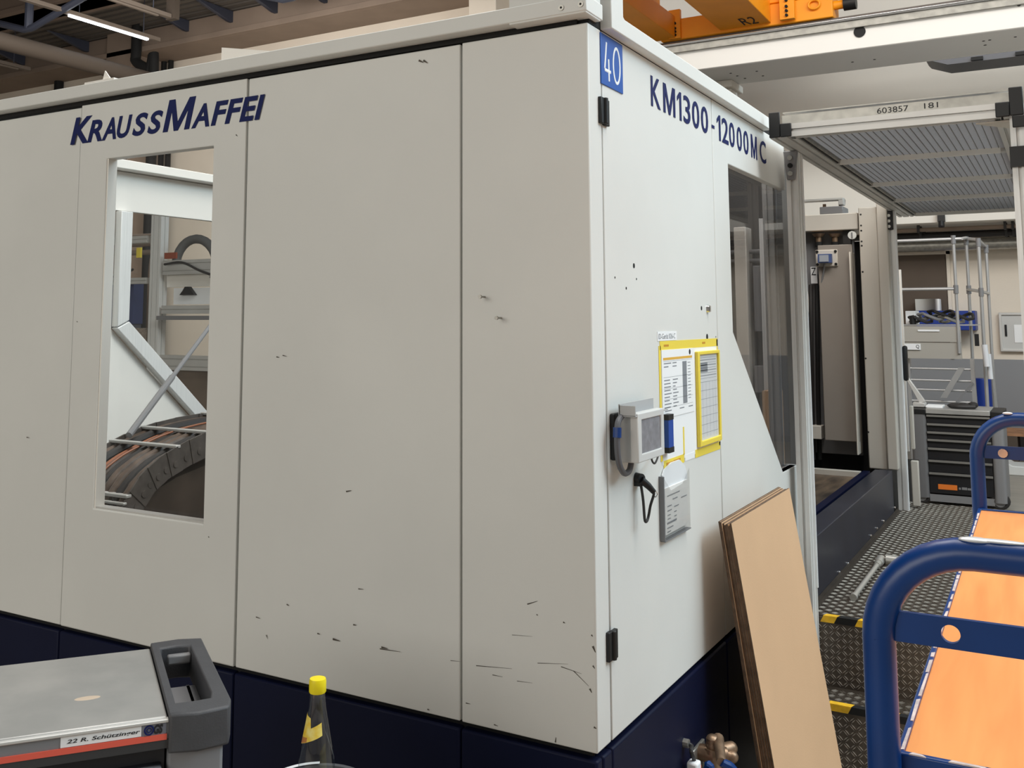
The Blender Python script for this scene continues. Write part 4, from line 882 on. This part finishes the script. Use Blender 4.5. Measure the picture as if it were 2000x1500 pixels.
for x in (LW+.08, -.06):
    for y in (.08, .33): part('caster', B().cyl((x-.015, y, .05), (x+.015, y, .05), .05, n=18).box(x-.02, x+.02, y-.03, y+.03, .07, .11), RUBBER, t, local=True)
# ================================================================ BOTTLE AND BIN
D1 = 1.9
c = CAM+ray(620.5, 1337)*D1; cx, cy = c.x, c.y; zcap = c.z+.008
prof_b = [(.0, .0), (.034, .0), (.036, .006), (.036, .10), (.0355, .13), (.033, .16), (.028, .19), (.0215, .222), (.0165, .25), (.0140, .275), (.0135, .292)]
zb_ = zcap-.300
t = thing('mineral_water_bottle', 'empty clear glass bottle with yellow cap and torn neck label', 'bottle', (cx, cy, zb_))
part('glass_body', B().lathe(prof_b, (cx, cy, zb_), 32), GLASSB, t, angle=60)
part('cap', B().lathe([(.0150, .278), (.0162, .280), (.0162, .299), (.0150, .3035), (.006, .3045)], (cx, cy, zb_), 28), mat('cap_yellow', (246, 226, 22), .4), t, label='yellow screw cap')
def rad(z):
    for (r0, z0), (r1, z1) in zip(prof_b, prof_b[1:]):
        if z0 <= z <= z1: return r0+(r1-r0)*(z-z0)/(z1-z0)
fa = math.atan2(CAM.y-cy, CAM.x-cx)
def label_patch(name, a0, a1, lo, hi, m):
    b = B(); N = 18; K = 6; grid = []
    for i in range(N+1):
        f = i/N; a = fa+math.radians(a0+(a1-a0)*f); col_ = []
        for k in range(K+1):
            z = lo(f)+(hi(f)-lo(f))*k/K; r_ = rad(z)+.0006; col_.append(b.bm.verts.new((cx+r_*math.cos(a), cy+r_*math.sin(a), zb_+z)))
        grid.append(col_)
    for i in range(N):
        for k in range(K): b.bm.faces.new((grid[i][k], grid[i+1][k], grid[i+1][k+1], grid[i][k+1]))
    part(name, b, m, t)
LBL = mat('label_yellow', (236, 222, 130), .6, var=.3, scale=60, dark=(226, 190, 40))
label_patch('neck_label', -100, 24, lambda f: .186+.022*f, lambda f: .243-.012*f if f < .55 else (.220+.010*(f-.55)/.45), LBL)
label_patch('body_label', -100, -28, lambda f: .05, lambda f: .135-.03*f, LBL)
label_patch('neck_label_print', -100, -45, lambda f: .1865+.01*f, lambda f: .200+.004*f, mat('label_brown', (176, 110, 60), .6))
t = thing('round_bin', 'round dark bin with a painted rim highlight under the bottle', 'bin', (cx, cy, 0))
RB = .098; zr = at(585, 1492, 'y', cy+.05).z-.006
part('bin_body', B().lathe([(.075, 0), (RB, zr-.02), (RB+.006, zr-.01), (RB+.006, zr), (RB-.004, zr), (RB-.01, zr-.02), (.09, zb_-.004), (.0, zb_-.004)], (cx, cy, 0), 40), mat('bin_dark', (70, 72, 78), .5), t)
part('rim_highlight', B().lathe([(RB+.0065, zr-.012), (RB+.0075, zr-.004), (RB+.006, zr+.002), (RB-.004, zr+.002)], (cx, cy, 0), 40, a0=fa+PI*.55, a1=fa+PI*1.02) if False else B().lathe([(RB+.0065, zr-.012), (RB+.0075, zr-.004), (RB+.006, zr+.003), (RB-.004, zr+.003)], (cx, cy, 0), 40, a0=fa-PI*1.02, a1=fa-PI*.5), mat('lit_rim_white', (226, 228, 232), .35), t, label='lit part of rim')  # white half ring paints the lit side of the rim

# ================================================================ BACKGROUND RIGHT: TOOL CABINET, STAIR PLATFORM
YC = 7.9
t = thing('roller_tool_cabinet', 'dark grey roller tool cabinet with black drawers on the far side of the platform', 'cabinet', (.09, YC, 0))
gxx = lambda u: at(u, 900, 'y', YC).x
gz = lambda v: at(1870, v, 'y', YC).z
xa, xb, xc, xd = gxx(1783), gxx(1813), gxx(1939), gxx(1964)
zt0 = gz(800)
part('carcass', B().box(xa+.02, xd-.02, YC+.02, YC+.5, .10, zt0-.02), VOID, t)
part('side_column', B().prism(rrect(xa, xb, YC-.02, YC+.5, .03), 'z', .06, zt0-.04), mat('column_dark', (104, 104, 106), .5), t)
part('side_column', B().prism(rrect(xc, xd, YC-.02, YC+.5, .03), 'z', .06, zt0-.04), MGREY, t)
part('corner_block', B().box(xa-.005, xb, YC-.03, YC+.5, zt0-.05, zt0-.005), BLACK, t, bevel=.006); part('corner_block', B().box(xc, xd+.005, YC-.03, YC+.5, zt0-.05, zt0-.005), BLACK, t, bevel=.006)
part('worktop', B().box(xb, xc, YC-.03, YC+.5, zt0-.045, zt0), SATIN, t, bevel=.005)
rows = [812, 829, 845, 860, 877, 901, 925.5, 967]
for k in range(7):
    dw = part('drawer', B().box(xb+.004, xc-.004, YC, YC+.4, gz(rows[k+1])+.004, gz(rows[k])), mat('cabinet_drawer', (20, 20, 24), .5), t)
    part('pull_strip', B().box(xb+.004, xc-.004, YC-.02, YC, gz(rows[k])-.018, gz(rows[k])), mat('pull_grey', (118, 116, 112), .45), dw)
    if k == 6:
        part('orange_label', B().box(gxx(1830), gxx(1867), YC-.004, YC-.001, gz(958), gz(948)), ORL, dw, label='orange label')
        part('print_marks', B().box(gxx(1870), gxx(1874), YC-.003, YC-.001, gz(956), gz(952)).box(gxx(1876), gxx(1886), YC-.003, YC-.001, gz(956), gz(951)).box(gxx(1887), gxx(1896), YC-.003, YC-.001, gz(956), gz(952)), MGREY, dw)
part('plinth', B().box(xb, xc, YC, YC+.4, .03, gz(969)), MGREY, t)
for x in (xa+.06, xd-.06): part('caster', B().tube([(x+.062*math.cos(a*PI/10), YC+.02, .075+.055*math.sin(a*PI/10)) for a in range(20)], .02, 8, closed=True).cyl((x, YC+.0, .07), (x, YC+.05, .07), .045, n=16, mi=1), [RUBBER, MGREY], t)
o = part('work_gloves', B().ball((at(1866, 789, 'y', YC+.2).x, YC+.2, zt0+.02), .06, (1.2, 1, .4)).ball((at(1882, 787, 'y', YC+.2).x, YC+.15, zt0+.025), .055, (1, 1, .5)).ball((at(1900, 786, 'y', YC+.2).x, YC+.2, zt0+.03), .05, (.9, 1, .6)).tube(smooth([(at(1858, 792, 'y', YC+.1).x, YC+.1, zt0+.02), (at(1875, 790, 'y', YC+.1).x, YC+.08, zt0+.02), (at(1905, 792, 'y', YC+.1).x, YC+.1, zt0+.022)]), .018, 8), RUBBER); tag(o, 'crumpled pair of dark work gloves on the tool cabinet', 'gloves')
o = part('paper_stack', B().box(at(1810, 785, 'y', YC+.2).x, at(1843, 785, 'y', YC+.2).x, YC+.08, YC+.3, zt0, zt0+.018), PAPER, bevel=.003); tag(o, 'small stack of white paper on the tool cabinet', 'paper')
o = part('bench_clamp', B().prism([(at(1770, 720, 'y', YC+.2).x, zt0+.25), (at(1774, 720, 'y', YC+.2).x, zt0+.27), (at(1808, 776, 'y', YC+.2).x, zt0+.05), (at(1797, 782, 'y', YC+.2).x, zt0+.03)], 'y', YC+.15, YC+.2).box(at(1785, 780, 'y', YC+.2).x, at(1808, 780, 'y', YC+.2).x, YC+.1, YC+.25, zt0, zt0+.04), ALUX, bevel=.004); tag(o, 'grey angled bench clamp on the left end of the tool cabinet', 'clamp')

YS = 9.0
t = thing('stair_platform', 'aluminium mobile stair platform with tube railings behind the tool cabinet', 'platform', (0, YS, 0))
def X(u, y=YS, v=650): return at(u, v, 'y', y).x
def Z(v, y=YS, u=1850): return at(u, v, 'y', y).z
ALT = mat('railing_aluminium', (196, 197, 198), .35, .6)
part('deck_fascia', B().box(X(1742), X(1876), YS, YS+.04, Z(668), Z(637)), mat('fascia_alu', (172, 168, 160), .5), t)
part('deck_fascia', B().box(X(1742), X(1876), YS+.01, YS+.05, Z(701), Z(669)), MATS['fascia_alu'], t)
part('deck', B().box(X(1742), X(1905), YS, YS+.9, Z(636), Z(634)), ALT, t)
part('type_label', B().box(X(1764), X(1797), YS-.006, YS, Z(684), Z(672)), PAPER, t); text('print', 'Q', (X(1788), YS-.008, Z(682)), XV, ZV, .03, .04, INKB, t); 
part('white_strip', B().box(X(1793), X(1835), YS-.01, YS+.02, Z(647.5), Z(644)), PAPER, t)
rt = .016
def rail(P, nm='rail_tube', r_=rt): part(nm, B().tube([V(p) for p in P], r_, 10), ALT, t)
zT = Z(467)
rail([(X(1862, YS, 470), YS, zT), (X(1862, YS, 470), YS, Z(690))], 'railing_post')
rail([(X(1862, YS, 470)-1.2, YS, zT), (X(1878, YS, 466), YS, zT)], 'top_rail')
rail([(X(1862, YS, 470)-1.2, YS, Z(564)), (X(1862, YS, 470), YS, Z(564))], 'knee_rail')
y2 = YS+.35
rail([(X(1887, y2, 470), y2, Z(468, y2)), (X(1887, y2, 470), y2, Z(790, y2))], 'railing_post')
y3 = YS+.1
xq = X(1911, y3, 476)
rail([(xq, y3, Z(470, y3)), (xq, y3, .02)], 'railing_post', .018)
y4 = YS+.5; xr_ = X(1926, y4, 490)
rail([(xr_, y4, Z(484, y4)), (xr_, y4, Z(800, y4))], 'railing_post')
rail([(X(1878, YS, 466), YS, zT), (X(1887, y2, 470), y2, Z(466, y2))], 'top_rail'); rail([(X(1887, y2, 470), y2, Z(467, y2)), (xq, y3, Z(470, y3)), (xr_, y4, Z(484, y4))], 'top_rail')
rail([(X(1890, y2, 565), y2, Z(566, y2)), (xq, y3, Z(570, y3)), (xr_, y4, Z(574, y4))], 'knee_rail')
for p in ((X(1862, YS, 470), YS, zT), (X(1862, YS, 470), YS, Z(564)), (X(1887, y2, 470), y2, Z(470, y2)), (xq, y3, Z(474, y3)), (xq, y3, Z(570, y3)), (xr_, y4, Z(487, y4)), (X(1887, y2, 470), y2, Z(565, y2))):
    part('clamp_fitting', B().cyl(V(p)+V((0, 0, .035)), V(p)-V((0, 0, .05)), .024, n=12), MGREY, t)
for v in (722, 745, 764, 786.5): part('step_rung', B().prism(rrect(YS+.1, YS+.16, Z(v+2), Z(v-2), .006, 2), 'x', X(1768), X(1896)), ALT, t)
part('ladder_stile', B().prism([(X(1890), Z(700)), (X(1897), Z(700)), (X(1903), .02), (X(1893), .02)], 'y', YS+.08, YS+.18), ALT, t)
part('ladder_stile', B().prism([(X(1766), Z(700)), (X(1772), Z(700)), (X(1774), .02), (X(1766), .02)], 'y', YS+.08, YS+.18), ALT, t)
part('brace', B().prism([(X(1867), Z(718)), (X(1880), Z(718)), (X(1842), Z(778)), (X(1829), Z(778))], 'y', YS+.05, YS+.07), ALT, t); part('brace', B().prism([(X(1893), Z(745)), (X(1896), Z(748)), (X(1862), Z(785)), (X(1858), Z(785))], 'y', YS+.05, YS+.07), MGREY, t)
part('lock_lever', B().box(X(1903), X(1911), YS-.02, YS+.04, Z(675), Z(652)), BLACK, t)
part('telescopic_leg', B().cyl((X(1922), YS-.05, Z(672)), (X(1925), YS-.05, Z(714)), .028, n=12).cyl((X(1928), YS, Z(690)), (X(1930), YS, Z(738)), .024, n=12), mat('leg_white', (224, 226, 230), .35), t)
part('rear_leg', B().prism([(X(1932, 9.4), Z(690, 9.4)), (X(1936, 9.4), Z(690, 9.4)), (X(1948, 9.4), 0), (X(1941, 9.4), 0)], 'y', 9.35, 9.4), ALT, t)
for u in (1905, 1770): part('caster', B().cyl((X(u), YS+.08, .05), (X(u)+.03, YS+.08, .05), .05, n=14), RUBBER, t)
# things on and behind it
zd = Z(634)+.002
o = part('instrument_case', B().box(X(1790, 11.7), X(1829, 11.7), 11.7, 11.9, Z(607, 11.7), Z(583.5, 11.7)).box(X(1829, 11.7), X(1838, 11.7), 11.7, 11.9, Z(607, 11.7), Z(583.5, 11.7), 1), [mat('case_grey', (190, 190, 186), .5), PAPER], bevel=.006); tag(o, 'pale box standing on the blue wall cupboard behind the railings', 'box')
o = part('blue_cupboard', B().box(X(1791, 11.6), X(1906, 11.6), 11.6, 11.99, Z(645, 11.6), Z(607, 11.6)), mat('cupboard_blue', (8, 50, 140), .45), bevel=.008); tag(o, 'wide blue cupboard on the back wall behind the stair platform', 'cupboard')
o = part('blue_barrel', B().lathe([(0, 0), (.09, 0), (.095, .02), (.095, Z(737, 10.4)-.02), (.09, Z(737, 10.4)), (0, Z(737, 10.4))], ((X(1897, 10.4)+X(1928, 10.4))/2, 10.4, 0), 20), MATS['cupboard_blue']); tag(o, 'narrow blue barrel behind the right end of the stair platform', 'barrel')
o = part('white_box', B().box(X(1770, 9.3), X(1790, 9.3), 9.3, 9.6, zd, Z(607, 9.3)), PAPER, bevel=.005); tag(o, 'white box on the left of the stair platform deck', 'box')
random.seed(21)
for k in range(5):
    u = 1800+20*k; cxx = X(u, 9.25); rr = .10+.02*random.random()
    o = part('cable_coil', B().tube([(cxx+rr*math.cos(a*PI/8)*(1+.15*math.sin(3*a)), 9.25+.10*math.sin(a*PI/8), zd+.05+.05*(k % 3)*.6+.03*math.sin(a*PI/4)) for a in range(16)], .016, 7, closed=True), [RUBBER, MGREY, BLACK, STEEL, RUBBER][k])
    tag(o, ('leftmost dark cable coil on the stair platform deck', 'grey cable coil second from the left on the stair platform deck', 'black cable coil in the middle of the stair platform deck', 'silver cable coil second from the right on the stair platform deck', 'rightmost dark cable coil on the stair platform deck')[k], 'cable', 'cable coils on the stair platform')
o = part('black_mug', B().lathe([(.03, 0), (.035, .09), (.028, .09), (.026, .01), (0, .01)], (X(1784, 9.2), 9.2, zd), 16), BLACK); tag(o, 'small black cup at the left of the stair platform deck', 'cup')
